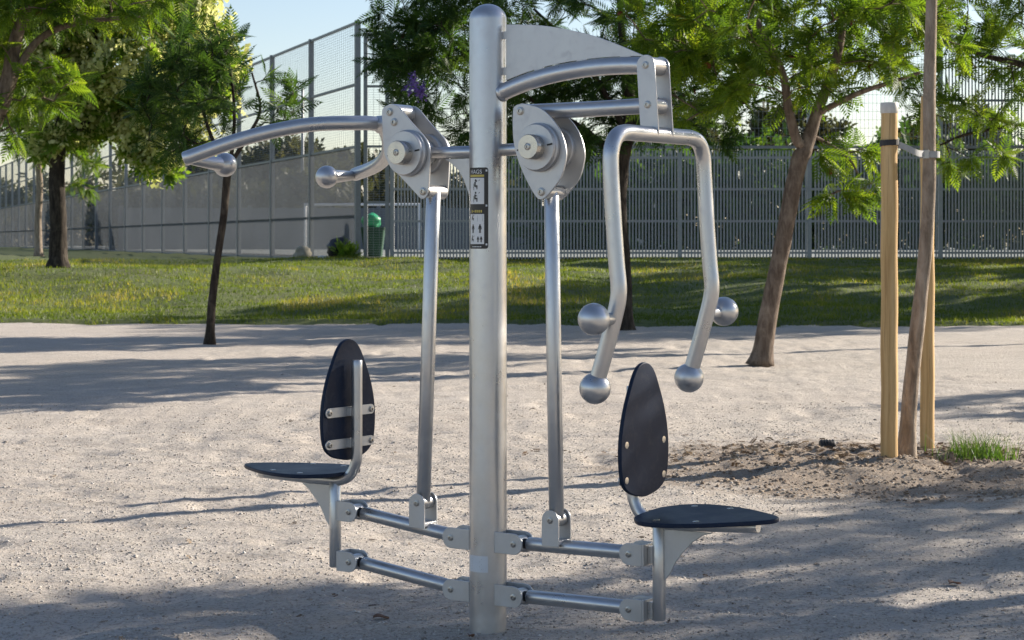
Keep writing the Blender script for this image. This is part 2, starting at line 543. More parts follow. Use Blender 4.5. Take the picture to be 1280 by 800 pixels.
def ground_z(x, y):
    x = np.asarray(x, float); y = np.asarray(y, float)
    z = (vnoise(x * .7, y * .7, 1) - .5) * .035
    z += (vnoise(x * 2.4 + 7, y * 2.4, 2) - .5) * .020
    z += (vnoise(x * 7, y * 7, 3) - .5) * .014
    z += (vnoise(x * 19, y * 19, 4) - .5) * .011
    # scuffed hollows
    s = vnoise(x * 4.1 + 31, y * 4.1, 5)
    z -= np.clip(s - .68, 0, 1) * .09
    # raised soil round the staked tree
    d = ((x - 2.15) / 1.5) ** 2 + ((y - 11.3) / 1.3) ** 2
    mnd = np.exp(-d * 1.5)
    z += mnd * (.012 + (vnoise(x * 9, y * 9, 6) - .5) * .05 + (vnoise(x * 22, y * 22, 8) - .5) * .025)
    # worn flat round the post foot
    dp = np.hypot(x + .0774, y - 6.45)
    z = z * sstep(.05, .45, dp)
    # sinks under the lawn
    z = np.where(y > lawn_edge(x) + .6, z - .3, z)
    return z

def lawn_edge(x):
    x = np.asarray(x, float)
    return 29.6 - x * .055 + (vnoise(x * .35, x * 0 + 2, 11) - .5) * .7 + (vnoise(x * 1.7, x * 0 + 5, 12) - .5) * .22

def lawn_z(x, y):
    x = np.asarray(x, float); y = np.asarray(y, float)
    e = lawn_edge(x)
    d = y - e
    z = .06 * sstep(0, .3, d) + .68 * (.55 * sstep(.2, 9.0, d) + .45 * sstep(3, 18.5, d))
    z += (vnoise(x * .42, y * .42, 21) - .5) * .26 * sstep(0, 3, d) * (1 - sstep(17, 20, d) * .7)
    z += (vnoise(x * 1.8, y * 1.8, 22) - .5) * .08 * sstep(0, 2, d)
    return z - .10 * (1 - sstep(-.35, .05, d))

def gz(x, y): return float(ground_z(np.array([x]), np.array([y]))[0])
def lz(x, y): return float(lawn_z(np.array([x]), np.array([y]))[0])

def grid_mesh(name, xs, ys, zf, mat, smooth=True):
    XX, YY = np.meshgrid(xs, ys)
    Z = zf(XX, YY)
    V = np.stack([XX.ravel(), YY.ravel(), Z.ravel()], 1)
    nx, ny = len(xs), len(ys)
    i = np.arange(nx * ny).reshape(ny, nx)
    F = np.stack([i[:-1, :-1].ravel(), i[:-1, 1:].ravel(), i[1:, 1:].ravel(), i[1:, :-1].ravel()], 1)
    return big_mesh(name, V, F, mat, None, smooth)

def cat(*a): return np.unique(np.round(np.concatenate(a), 4))

# ------------------------------------------------------------------ ground, lawn, court
xs = cat(np.arange(-60, -12, 4), np.arange(-12, -3.4, .25), np.arange(-3.4, 4.2, .032), np.arange(4.2, 13, .25), np.arange(13, 61, 4))
ys = cat(np.arange(-30, 4, 2.5), np.arange(4, 5.8, .2), np.arange(5.8, 13.2, .032), np.arange(13.2, 34, .14))
g = mesh_obj('ground', grid_mesh('ground', xs, ys, ground_z, GRAVEL), None)
tag(g, kind='structure')

xs = cat(np.arange(-60, -16, 2), np.arange(-16, 16, .22), np.arange(16, 61, 2))
ys = cat(np.arange(28, 31, .07), np.arange(31, 52, .22), np.arange(52, 160, 3))
def lawn_sheet(x, y): return lawn_z(x, y) 
g = mesh_obj('lawn', grid_mesh('lawn', xs, ys, lawn_sheet, LAWN), None)
tag(g, kind='structure')

m, nt, b = new_mat('shade_net')
p = geo_pos(nt)
n1 = noise(nt, mapping(nt, p, (.5, .5, .5)), 1.0, 4, .6)
b.inputs['Roughness'].default_value = .9
b.inputs['Specular IOR Level'].default_value = .1
c = ramp(nt, n1, [(.3, (.105, .114, .122)), (.7, (.14, .152, .163))])
nt.links.new(c, b.inputs['Base Color'])
tl = nt.nodes.new('ShaderNodeBsdfTranslucent'); nt.links.new(c, tl.inputs['Color'])
tr = nt.nodes.new('ShaderNodeBsdfTransparent')
m1 = nt.nodes.new('ShaderNodeMixShader'); m1.inputs[0].default_value = .5
nt.links.new(b.outputs[0], m1.inputs[1]); nt.links.new(tl.outputs[0], m1.inputs[2])
m2 = nt.nodes.new('ShaderNodeMixShader'); m2.inputs[0].default_value = .30
nt.links.new(tr.outputs[0], m2.inputs[1]); nt.links.new(m1.outputs[0], m2.inputs[2])
nt.links.new(m2.outputs[0], nt.nodes['Material Output'].inputs['Surface'])
NET = m

# big sheet to the horizon, under everything
V = [(-2500, 33.0, .04), (2500, 33.0, .04), (2500, 4500, .04), (-2500, 4500, .04)]
tag(pyd('terrain', V, [(0, 1, 2, 3)], FARGROUND, None, False), kind='structure')
V = [(-2500, -800, -.3), (2500, -800, -.3), (2500, 34, -.3), (-2500, 34, -.3)]
tag(pyd('terrain', V, [(0, 1, 2, 3)], FARGROUND, None, False), kind='structure')

# ball court floor (level with the top of the lawn, behind the fences)
CX, CY = -3.86, 50.0
LD = Vector((-.327, .945, 0))
far = Vector((CX, CY, 0)) + LD * 95
V = [(CX + .1, CY + .25, .83), (40, CY + .25, .83), (40, 140, .83), (far.x, far.y, .83)]
tag(pyd('court', V, [(0, 1, 2, 3)], COURT, None, False), kind='structure')

# ------------------------------------------------------------------ the exercise machine
mach = empty('exercise_machine', (-.0774, 6.45, 0), R(-35))
tag(mach, 'silver outdoor gym machine with central post, two navy seats and ball-ended handles', 'gym machine')
N = (0, -1, 0)     # towards the front plates

def ball(name, c, r, parent):
    prof = [(r * math.sin(math.pi * k / 22), -r * math.cos(math.pi * k / 22)) for k in range(23)]
    return lathe(name, prof, c, (0, 0, 1), SILVER, parent, 40)

def bolt(c, axis, parent, r=.0085, h=.006):
    return lathe('bolt', [(r * 1.25, 0), (r * 1.25, h * .3), (r, h * .4), (r, h * .9), (r * .8, h), (r * .5, h), (r * .45, h * .5)], c, axis, BOLT, parent, 14)

# post with domed cap
rp = .0605
prof = [(rp, -.25), (rp, .0), (rp, 1.968)] + [(rp * math.cos(a), 1.968 + .052 * math.sin(a)) for a in [R(d) for d in range(8, 91, 8)]]
post = lathe('post', prof, (0, 0, 0), (0, 0, 1), SILVER, mach, 64)

def wrap(name, a0, a1, z0, z1, mat, parent, dr, na=14, corner=0.0):
    """thin curved plate on the post; angles from the front direction, positive to the viewer's right"""
    out = []
    w = (a1 - a0)
    def pt(u, z, r):
        an = -math.pi / 2 + u
        return (r * math.cos(an), r * math.sin(an), z)
    V, F = [], []
    cz = corner
    nz = 1
    rows = [z0, z1] if not corner else [z0, z0 + cz * .3, z0 + cz, z1 - cz, z1 - cz * .3, z1]
    ins = [0, 0] if not corner else [cz * .8 / rp, cz * .25 / rp, 0, 0, cz * .25 / rp, cz * .8 / rp]
    for r in (rp + dr, rp + .0002):
        for z, i_ in zip(rows, ins):
            for k in range(na + 1):
                V.append(pt(a0 + i_ + (w - 2 * i_) * k / na, z, r))
    nr = len(rows); st = na + 1
    for i in range(nr - 1):
        for k in range(na):
            q = (i * st + k, i * st + k + 1, (i + 1) * st + k + 1, (i + 1) * st + k)
            F.append(q)
            F.append(tuple(nr * st + x for x in reversed(q)))
    rim = [k for k in range(st)] + [i * st + na for i in range(1, nr)] + [(nr - 1) * st + k for k in range(na - 1, -1, -1)] + [i * st for i in range(nr - 2, 0, -1)]
    for i in range(len(rim)):
        a, b_ = rim[i], rim[(i + 1) % len(rim)]
        F.append((b_, a, a + nr * st, b_ + nr * st))
    return auto_smooth(pyd(name, V, F, mat, parent), 40)

lab = wrap('instruction_label', -.64, .64, 1.231, 1.491, INK, mach, .0012, 20, .008)
wrap('label_panel', -.50, .42, 1.374, 1.458, PAPER, lab, .0017)
wrap('label_panel', -.50, .42, 1.246, 1.342, PAPER, lab, .0017)
wrap('label_strip', -.50, .42, 1.461, 1.468, GOLD, lab, .0017)
for zz in (1.245, 1.369, 1.481):
    wrap('label_rivet', .50, .59, zz - .003, zz + .003, TAG, lab, .0018, 4)

def print_shape(name, polys, parent, mat, dr=.0020):
    """flat print wrapped on the post: polygons in (arc metres, z)"""
    V, F = [], []
    for P in polys:
        s = len(V)
        for (u, z) in P:
            an = -math.pi / 2 + u / rp
            V.append(((rp + dr) * math.cos(an), (rp + dr) * math.sin(an), z))
        F.append(tuple(range(s, s + len(P))))
    return pyd(name, V, F, mat, parent, False)

def stroke(p, q, w):
    p = Vector((*p, 0)); q = Vector((*q, 0))
    t = (q - p).normalized(); n = Vector((-t.y, t.x, 0)) * w / 2
    return [tuple((p - n)[:2]), tuple((q - n)[:2]), tuple((q + n)[:2]), tuple((p + n)[:2])]

def disc2(c, r, n=10):
    return [(c[0] + r * math.cos(2 * math.pi * k / n), c[1] + r * math.sin(2 * math.pi * k / n)) for k in range(n)]

def seated(cx, cz, s, arm):
    P = [disc2((cx + .002 * s, cz + .016 * s), .0036 * s)]
    P.append(stroke((cx, cz + .011 * s), (cx - .001 * s, cz - .003 * s), .006 * s))
    P.append(stroke((cx - .003 * s, cz - .003 * s), (cx + .009 * s, cz - .002 * s), .005 * s))
    P.append(stroke((cx + .008 * s, cz - .001 * s), (cx + .007 * s, cz - .013 * s), .0035 * s))
    P.append(stroke((cx, cz + .009 * s), (cx + .008 * s, cz + .009 * s + arm * s), .003 * s))
    P.append(stroke((cx - .006 * s, cz + .006 * s), (cx - .006 * s, cz - .015 * s), .002 * s))
    P.append(stroke((cx - .008 * s, cz - .007 * s), (cx + .006 * s, cz - .007 * s), .002 * s))
    P.append(stroke((cx + .013 * s, cz + .014 * s), (cx + .018 * s, cz + .018 * s), .0016 * s))
    return P
def standing(cx, cz, s):
    return [disc2((cx, cz + .011 * s), .0028 * s), stroke((cx, cz + .009 * s), (cx, cz - .002 * s), .006 * s),
            stroke((cx - .0015 * s, cz - .001 * s), (cx - .002 * s, cz - .013 * s), .0026 * s), stroke((cx + .0015 * s, cz - .001 * s), (cx + .002 * s, cz - .013 * s), .0026 * s),
            stroke((cx - .003 * s, cz + .008 * s), (cx - .0055 * s, cz - .002 * s), .0018 * s), stroke((cx + .003 * s, cz + .008 * s), (cx + .0055 * s, cz - .002 * s), .0018 * s)]
print_shape('pictogram', seated(-.006, 1.434, 1.0, .006), lab, INK)
print_shape('pictogram', seated(-.006, 1.394, 1.0, -.004), lab, INK)
print_shape('pictogram', seated(-.017, 1.329, .62, .004), lab, INK)
print_shape('pictogram', standing(-.015, 1.295, 1.05), lab, INK)
print_shape('pictogram', standing(.012, 1.295, 1.05), lab, INK)
print_shape('pictogram', seated(-.018, 1.262, .6, .004), lab, INK)
print_shape('pictogram', standing(.005, 1.261, .7), lab, INK)
print_shape('pictogram', standing(.016, 1.261, .7), lab, INK)
print_shape('label_rule', [stroke((-.030, 1.3125), (.025, 1.3125), .001), stroke((-.030, 1.278), (.025, 1.278), .001)] +
            [stroke((.002, 1.336 - .004 * k), (.022, 1.336 - .004 * k), .0012) for k in range(5)], lab, INK)['kind'] = 'stuff'

def print_text(txt, u0, u1, z0, z1, mat, parent):
    cu = bpy.data.curves.new('lettering', 'FONT')
    cu.body = txt
    to = bpy.data.objects.new('lettering_src', cu)
    col.objects.link(to)
    dg = bpy.context.evaluated_depsgraph_get()
    me = bpy.data.meshes.new_from_object(to.evaluated_get(dg))
    bpy.data.objects.remove(to)
    co = np.array([v.co[:] for v in me.vertices])
    mn, mx = co.min(0), co.max(0)
    for v in me.vertices:
        u = u0 + (v.co.x - mn[0]) / (mx[0] - mn[0]) * (u1 - u0)
        z = z0 + (v.co.y - mn[1]) / (mx[1] - mn[1]) * (z1 - z0)
        an = -math.pi / 2 + u / rp
        v.co = ((rp + .0021) * math.cos(an), (rp + .0021) * math.sin(an), z)
    me.materials.clear()
    return mesh_obj('lettering', me, mat, parent, False)
print_text('HAGS', -.026, .018, 1.471, 1.484, PAPER, lab)
print_shape('label_bars', [stroke((-.022 + .0072 * k, 1.351), (-.0172 + .0072 * k, 1.351), .008 if k != 1 else .003) for k in range(6)], lab, GOLD)['kind'] = 'stuff'
print_shape('label_bars', [stroke((-.018 + .006 * k, 1.2375), (-.0138 + .006 * k, 1.2375), .003) for k in range(6)], lab, PAPER)['kind'] = 'stuff'

st = wrap('maker_sticker', -.62, .62, .196, .248, TAG, mach, .0012, 20)
print_shape('sticker_print', [stroke((-.022, .238 - .008 * k), (.018 - .006 * (k % 2), .238 - .008 * k), .0024) for k in range(5)], st, SILVER)

# upper curved arm, cover plate
def A(a, z, b=0.0): return (a, -b, z)
arm = [A(.045, 1.7295), A(.149, 1.760), A(.248, 1.780), A(.346, 1.791), A(.442, 1.796), A(.537, 1.795), A(.612, 1.790)]
tube('support_arm', catmull(arm, 6), .0272, SILVER, mach, 32)
lathe('weld_collar', [(.0275, 0), (.031, .002), (.031, .006), (.0275, .012)], A(.052, 1.7315), (.95, 0, .28), SILVER, mach, 32)
cover = [(.073, 1.949), (.149, 1.944), (.229, 1.935), (.317, 1.917), (.404, 1.894), (.490, 1.863), (.560, 1.834), (.585, 1.824)]
cov = [tuple(q[:2]) for q in catmull([(x, z, 0) for x, z in cover], 6)]
under = [(.585, 1.8205), (.537, 1.8235), (.442, 1.8245), (.346, 1.8205), (.248, 1.8105), (.149, 1.7915), (.073, 1.7705)]
und = [tuple(q[:2]) for q in catmull([(x, z, 0) for x, z in under], 4)]
prism('cover_plate', cov + und, 'y', -.0025, .0025, PLATE, mach, .0008)
for z in (1.80, 1.915):
    box('cover_tab', .055, .0735, -.0022, .0022, z - .012, z + .012, PLATE, mach, .0005)
for a in (.20, .36, .52):
    box('cover_tab', a - .018, a + .018, -.0022, .0022, 1.70 + .09 + (.012 if a > .3 else -.014), 1.835 if a > .3 else 1.81, PLATE, mach, .0005)

# cam plates and hubs
plateR = [(.137, 1.668), (.146, 1.683), (.163, 1.688), (.190, 1.686), (.243, 1.671), (.289, 1.635), (.322, 1.590), (.338, 1.541), (.336, 1.503), (.319, 1.454),
          (.282, 1.411), (.258, 1.391), (.241, 1.386), (.224, 1.396), (.193, 1.440), (.163, 1.496), (.143, 1.552), (.136, 1.606)]
plateL = [(-.393, 1.676), (-.387, 1.696), (-.366, 1.706), (-.338, 1.705), (-.314, 1.690), (-.271, 1.647), (-.224, 1.604), (-.202, 1.578), (-.193, 1.545), (-.196, 1.469),
          (-.202, 1.412), (-.215, 1.396), (-.230, 1.394), (-.246, 1.407), (-.293, 1.448), (-.344, 1.492), (-.377, 1.530), (-.387, 1.571)]
def cam_unit(outline, hub, bolts, drum_r):
    o2 = [tuple(q[:2]) for q in catmull([(x, z, 0) for x, z in outline], 5, True)]
    for s in (1, -1):
        b0, b1 = (.049, .056) if s > 0 else (-.056, -.049)
        pl = prism('cam_plate', o2, 'y', -b1, -b0, PLATE, mach, .0014)
        for (a, z) in bolts:
            bolt(A(a, z, s * .056), (0, -s, 0), pl, .011, .006)
    ha, hz = hub
    d = lathe('hub_disc', [(.074, 0), (.0765, .002), (.0765, .012), (.072, .0155), (.072, .026), (.0705, .0285), (.045, .0290), (.040, .0292)], A(ha, hz, .056), N, PLATE, mach, 56)
    prism('key_slot', [(ha + .048, hz + .003), (ha + .066, hz + .006), (ha + .066, hz + .011), (ha + .048, hz + .008)], 'y', -.0872, -.0852, RUBBER, d, 0)
    prism('key_slot', [(ha - .066, hz - .010), (ha - .050, hz - .004), (ha - .050, hz - .001), (ha - .066, hz - .007)], 'y', -.0872, -.0852, RUBBER, d, 0)
    h = lathe('hub_cap', [(.039, 0), (.039, .034), (.0365, .038), (.012, .038), (.0115, .036)], A(ha, hz, .085), N, STEEL, mach, 44)
    bolt(A(ha, hz, .121), N, h, .0085, .005)
    lathe('hub_drum', [(drum_r, 0), (drum_r, .014), (drum_r - .003, .017), (.05, .017)], A(ha, hz, -.049), N, PLATE, mach, 48)
    lathe('hub_disc', [(.0765, 0), (.0765, .016), (.072, .02)], A(ha, hz, -.056), (0, 1, 0), PLATE, mach, 40)
    lathe('bearing', [(.047, -.030), (.047, .046)], A(ha, hz, 0), N, SILVER, mach, 40)
cam_unit(plateR, (.240, 1.549), [(.166, 1.666), (.246, 1.410)], .066)
cam_unit(plateL, (-.280, 1.544), [(-.360, 1.682), (-.341, 1.648), (-.221, 1.418)], .066)
tube('axle_arm', [A(-.25, 1.545), A(-.055, 1.545)], .0195, SILVER, mach, 28)
tube('axle_arm', [A(.055, 1.548), A(.21, 1.549)], .0195, SILVER, mach, 28)
gus = [(-.056, 1.524), (-.175, 1.524), (-.150, 1.512), (-.120, 1.490), (-.095, 1.455), (-.078, 1.415), (-.066, 1.375), (-.056, 1.330)]
prism('gusset', gus, 'y', -.003, .003, PLATE, mach, .001)

# press side: lower link tube, link plates, hoop handle
tube('link_tube', [A(.166, 1.666), A(.40, 1.666), A(.625, 1.669)], .0245, SILVER, mach, 32)
lathe('barrel', [(.024, -.048), (.024, .048)], A(.166, 1.666), N, SILVER, mach, 28)
lathe('barrel', [(.0265, -.040), (.0265, .040)], A(.620, 1.789), N, SILVER, mach, 32)
lathe('barrel', [(.0250, -.040), (.0250, .040)], A(.627, 1.669), N, SILVER, mach, 32)
def stadium(p, q, r, n=10):
    p = Vector((*p, 0)); q = Vector((*q, 0))
    t = (q - p).normalized(); a0 = math.atan2(t.y, t.x)
    out = []
    for k in range(n + 1):
        a = a0 - math.pi / 2 + math.pi * k / n
        out.append((q.x + r * math.cos(a), q.y + r * math.sin(a)))
    for k in range(n + 1):
        a = a0 + math.pi / 2 + math.pi * k / n
        out.append((p.x + r * math.cos(a), p.y + r * math.sin(a)))
    return out
for s in (1, -1):
    b0, b1 = (.040, .046) if s > 0 else (-.046, -.040)
    pl = prism('link_plate', stadium((.634, 1.585), (.620, 1.789), .0315), 'y', -b1, -b0, PLATE, mach, .0014)
    for (a, z) in ((.620, 1.789), (.627, 1.669)):
        bolt(A(a, z, s * .046), (0, -s, 0), pl, .0095, .005)
hp = []
half = [(.640, .12, 1.578), (.640, .20, 1.577), (.640, .245, 1.562), (.640, .270, 1.525), (.641, .276, 1.47), (.649, .276, 1.34), (.661, .276, 1.19), (.668, .276, 1.125), (.666, .276, 1.085), (.655, .276, 1.04), (.625, .276, .94), (.590, .276, .835)]
hp = [(a, -b, z) for a, b, z in reversed(half)] + [(.640, 0, 1.5785)] + [(a, b, z) for a, b, z in half]
hp = catmull(hp, 6)
hoop = tube('hoop_handle', hp, .0243, SILVER, mach, 30)
for s in (1, -1):
    ball('ball_grip', (.586, s * .276, .822), .0465, hoop)
    y0, y1 = s * .27, s * .40
    tube('grip_stem', [(.6515, y0, 1.028), (.6515, y1, 1.030)], .0185, SILVER, hoop, 24)
    ball('ball_grip', (.6515, s * .385, 1.031), .0465, hoop)

# pull side: bow handle, stub, grips
near = [(-.450, .0, 1.646), (-.493, .10, 1.648), (-.582, .195, 1.641), (-.678, .28, 1.618), (-.783, .355, 1.583), (-.924, .437, 1.527)]
farp = [(-.493, -.10, 1.612), (-.565, -.195, 1.570), (-.660, -.28, 1.538), (-.770, -.355, 1.517), (-.905, -.425, 1.499)]
bp = [(a, -b, z) for a, b, z in reversed(farp)] + [(a, -b, z) for a, b, z in near]
bow = tube('bow_handle', catmull(bp, 7), .0243, SILVER, mach, 30)
tube('handle_stub', [A(-.34, 1.650), A(-.455, 1.646)], .030, SILVER, mach, 28)
lathe('barrel', [(.0275, -.048), (.0275, .048)], A(-.360, 1.682), N, SILVER, mach, 30)
lathe('barrel', [(.022, -.048), (.022, .048)], A(-.221, 1.418), N, SILVER, mach, 28)
lathe('barrel', [(.022, -.048), (.022, .048)], A(.246, 1.410), N, SILVER, mach, 28)
for s, (a, b, z) in ((1, (-.905, .425, 1.527)), (-1, (-.893, -.42, 1.499))):
    c = A(a - .002, z - .014, b - s * .165)
    tube('grip_stem', [A(a, z - .004, b), c], [.015, .027], SILVER, bow, 24, .001)
    ball('ball_grip', c, .0405, bow)

# connecting rods
def rod(a0, z0, a1, z1):
    r = tube('connecting_rod', [A(a0, z0), A(a1, z1)], .0238, SILVER, mach, 28)
    lathe('rod_eye', [(.0235, -.027), (.0235, .027)], A(a1, z1), N, SILVER, r, 28)
rod(.246, 1.410, .2655, .380)
rod(-.221, 1.418, -.263, .394)

# seats and their parallel linkage
def side(s, dz, roll, tilt):
    P = lambda a, z, b=0.0: A(s * a, z, s * b)
    o_up, o_lo = .300 + dz, .131 + dz
    i_up, i_lo = .2925, .1245
    for zi, zo, upper in ((i_up, o_up, True), (i_lo, o_lo, False)):
        a0, a1 = .124, .553
        t = Vector((a1 - a0, 0, zo - zi)).normalized()
        p0 = Vector((a0, 0, zi)); p1 = Vector((a1, 0, zo))
        q0, q1 = p0 + t * .036, p1 - t * .036
        br = tube('linkage_bar', [P(q0.x, q0.z), P(q1.x, q1.z)], .0222, SILVER, mach, 28)
        for pv, q in ((p0, q0), (p1, q1)):
            tube('bar_tongue', [P(pv.x, pv.z), P(q.x + (t.x * .004 if pv is p0 else -t.x * .004), q.z)], .0165, RUBBER, br, 20)
            lathe('rod_eye', [(.024, -.024), (.024, .024)], P(pv.x, pv.z), N, SILVER, br, 24)
        # forks: inner on the post, outer on the seat stem
        for (pa, pz, wa) in ((a0, zi, .050), (a1, zo, .6005)):
            d = 1 if wa > pa else -1
            out = []
            rr = .0335
            for k in range(13):
                an = math.pi / 2 + math.pi * k / 12
                out.append((pa + d * rr * math.cos(an), pz + rr * math.sin(an)))
            out += [(wa, pz - rr), (wa, pz + rr)]
            out = [(s * x, z) for x, z in out]
            for sg in (1, -1):
                b0, b1 = (.030, .036) if sg > 0 else (-.036, -.030)
                pl = prism('fork_plate', out, 'y', b0, b1, PLATE, mach, .0011)
                bolt((s * pa, sg * .036, pz), (0, sg, 0), pl, .0082, .005)
            if d > 0:
                bx_ = sorted((s * .6008, s * .6068))
                box('fork_web', bx_[0], bx_[1], -.0355, .0355, pz - .0332, pz + .0332, PLATE, mach, .001)
                bx_ = sorted((s * .607, s * .624))
                box('fork_spacer', bx_[0], bx_[1], -.012, .012, pz - .026, pz + .026, SILVER, mach, .001)
        if upper:
            # fork for the connecting rod, standing on the bar
            ra = .2655 if s > 0 else .263
            rz = .380 if s > 0 else .394
            f = (ra - a0) / (a1 - a0)
            zb = zi + (zo - zi) * f
            out = [(ra + .0315 * math.cos(an), rz + .0315 * math.sin(an)) for an in [math.pi * k / 12 for k in range(13)]]
            out += [(ra - .0315, zb + .004), (ra + .0315, zb + .004)]
            out = [(s * x, z) for x, z in out]
            for sg in (1, -1):
                b0, b1 = (.031, .037) if sg > 0 else (-.037, -.031)
                pl = prism('rod_fork_plate', out, 'y', b0, b1, PLATE, mach, .0011)
                bolt((s * ra, sg * .037, rz), (0, sg, 0), pl, .0085, .005)
            bx_ = sorted((s * (ra - .0312), s * (ra + .0312)))
            box('rod_fork_base', bx_[0], bx_[1], -.031, .031, zb + .010, zb + .022, PLATE, mach, .001)
    # seat stem
    stem = tube('seat_stem', [P(.641, .103 + dz), P(.641, .392 + dz)], .0202, SILVER, mach, 28)
    zt = .398 + dz
    tp = [P(.98, zt + .004 + tilt * .34), P(.80, zt + tilt * .16), P(.66, zt), P(.615, zt + .003), P(.578, zt + .020), P(.554, zt + .055), P(.546, zt + .10), P(.5455, zt + .25), P(.5455, zt + .413)]
    sup = tube('seat_tube', catmull(tp, 6), .0183, SILVER, mach, 26)
    gs = [(.658, .381), (.833, .384), (.795, .374), (.757, .349), (.722, .314), (.699, .284), (.680, .248), (.658, .222)]
    gs = [(s * x, z + dz + (.01 if s < 0 else 0)) for x, z in gs]
    prism('seat_gusset', gs, 'y', -.003, .003, PLATE, stem, .001)
    # seat board
    o_ = [(0, .055), (.022, .105), (.065, .145), (.13, .160), (.21, .148), (.30, .115), (.38, .070), (.425, .040), (.447, .014)]
    pts = [(x, y, 0) for x, y in o_] + [(x, -y, 0) for x, y in reversed(o_)]
    o2 = [(.595 + q.x, q.y) for q in catmull(pts, 5, True)]
    sb = prism('seat', [(s * x, y) for x, y in o2], 'z', 0.0, .0135, BOARD, mach, .0035)
    zs = zt + .0195
    sb.location = (0, 0, zs)
    mt = Matrix.Translation((s * .64, 0, zs)) @ Matrix.Rotation(roll, 4, 'X') @ Matrix.Rotation(-tilt * s * 1.0, 4, 'Y') @ Matrix.Translation((-s * .64, 0, 0))
    sb.matrix_local = mt
    for (x, y) in ((.70, .115), (.70, -.115), (.83, .105), (.83, -.105)):
        lathe('seat_bolt', [(.0105, 0), (.0105, .0012), (.007, .0022)], (s * x, y, .0135), (0, 0, 1), STEEL, sb, 16)
    # straps under the seat
    for x in (.70, .83):
        b_ = box('seat_strap', s * x - .016, s * x + .016, -.125, .125, -.0045, -.0005, PLATE, sb, .0008)
    # backrest board
    o_ = [(.0, .045), (.012, .088), (.038, .122), (.085, .137), (.15, .140), (.21, .131), (.27, .112), (.33, .083), (.372, .058), (.395, .033)]
    zb = .481 + dz - (.004 if s < 0 else 0)
    pts = [(y, z, 0) for z, y in o_] + [(-y, z, 0) for z, y in reversed(o_)] 
    pts.insert(len(o_), (0, .4045, 0))
    pts.append((0, -.006, 0))
    o2 = [(q.x, zb + q.y) for q in catmull(pts, 5, True)]
    x0, x1 = sorted((s * .5785, s * .5925))
    bb = prism('backrest', o2, 'x', x0, x1, BOARD, mach, .0035)
    for zz in (.053, .160):
        x0, x1 = sorted((s * .5735, s * .5780))
        stp = prism('back_strap', stadium((-.112, zb + zz), (.112, zb + zz), .0165), 'x', x0, x1, PLATE, bb, .0008)
        x0, x1 = sorted((s * .555, s * .5736))
        box('strap_block', x0, x1, -.022, .022, zb + zz - .014, zb + zz + .014, PLATE, stp, .001)
        for y in (-.109, .109):
            bolt((s * .5735, y, zb + zz), (-s, 0, 0), bb, .0085, .006)
            lathe('back_bolt', [(.0105, 0), (.0105, .0010), (.008, .0014)], (s * .5925, y, zb + zz), (s, 0, 0), STEEL, bb, 16)
side(1, 0.0, R(4.2), .035)
side(-1, .042, R(0.6), .0)

# little heap of grit round the post foot
# ------------------------------------------------------------------ stakes, strap, young tree
def stake(name, x, y, h, r, label, lean=(0, 0)):
    z0 = gz(x, y) - .25
    root = empty(name, (x, y, gz(x, y)))
    tag(root, label, 'stake', 'round pine stakes of the young tree')
    rs = random.Random(int(x * 100))
    path, rad = [], []
    for k in range(22):
        t = k / 21
        z = -.25 + (h + .25) * t
        path.append((lean[0] * t + .002 * math.sin(k * 1.3), lean[1] * t + .002 * math.cos(k), z))
        rad.append(r * (1.02 - .04 * t + .012 * rs.uniform(-1, 1)))
    tube('pole', path, rad, PINE, root, 28, .008)
    return root
s1 = stake('tree_stake', 2.128, 11.28, 2.00, .0475, 'thick pale pine stake with white wrapped top, tied to leaning young trunk')
V, F = sweep_vf([(0, 0, 1.945), (0, 0, 2.006)], .0505, 28, True, .004)
auto_smooth(pyd('top_wrap', V, F, WRAP, s1))
s2 = stake('tree_stake', 2.492, 12.00, 2.12, .042, 'pine stake half hidden behind the leaning young trunk')

st = empty('tie_strap', (2.2, 11.35, 1.8))
tag(st, 'webbing strap, black round the stake and grey round the young trunk', 'strap')
def band(name, path, w, t, mat, parent):
    """flat band standing on edge along a path"""
    P = [Vector(q) for q in path]
    V, F = [], []
    for i, q in enumerate(P):
        tg = (P[min(i + 1, len(P) - 1)] - P[max(i - 1, 0)]).normalized()
        nn = Vector((tg.y, -tg.x, 0)).normalized() * t / 2
        for sg, zz in ((1, -w / 2), (1, w / 2), (-1, w / 2), (-1, -w / 2)):
            V.append(q + nn * sg + Vector((0, 0, zz)))
    for i in range(len(P) - 1):
        for k in range(4):
            F.append((4 * i + k, 4 * i + (k + 1) % 4, 4 * i + 4 + (k + 1) % 4, 4 * i + 4 + k))
    F.append((3, 2, 1, 0)); n = 4 * (len(P) - 1); F.append((n, n + 1, n + 2, n + 3))
    return pyd(name, V, F, mat, parent, False)
ring = lambda cx, cy, r, a0, a1, z, n=18, dz=0: [(cx + r * math.cos(a0 + (a1 - a0) * k / n) - 2.2, cy + r * math.sin(a0 + (a1 - a0) * k / n) - 11.35, z - 1.8 + dz * k / n) for k in range(n + 1)]
band('stake_loop', ring(2.128, 11.28, .0515, R(20), R(-340), 1.812, 24, -.015), .032, .006, RUBBER, st)
bridge = catmull([(2.178 - 2.2, 11.265 - 11.35, 1.797 - 1.8), (2.235 - 2.2, 11.28 - 11.35, 1.775 - 1.8), (2.29 - 2.2, 11.31 - 11.35, 1.752 - 1.8), (2.345 - 2.2, 11.375 - 11.35, 1.747 - 1.8)], 6)
band('webbing', bridge, .036, .006, TAPE, st)
band('trunk_loop', ring(2.388, 11.44, .0555, R(235), R(-110), 1.747, 24), .036, .006, TAPE, st)
box('buckle', 2.335 - 2.2, 2.372 - 2.2, 11.372 - 11.35, 11.384 - 11.35, 1.722 - 1.8, 1.772 - 1.8, BOLT, st, .002)

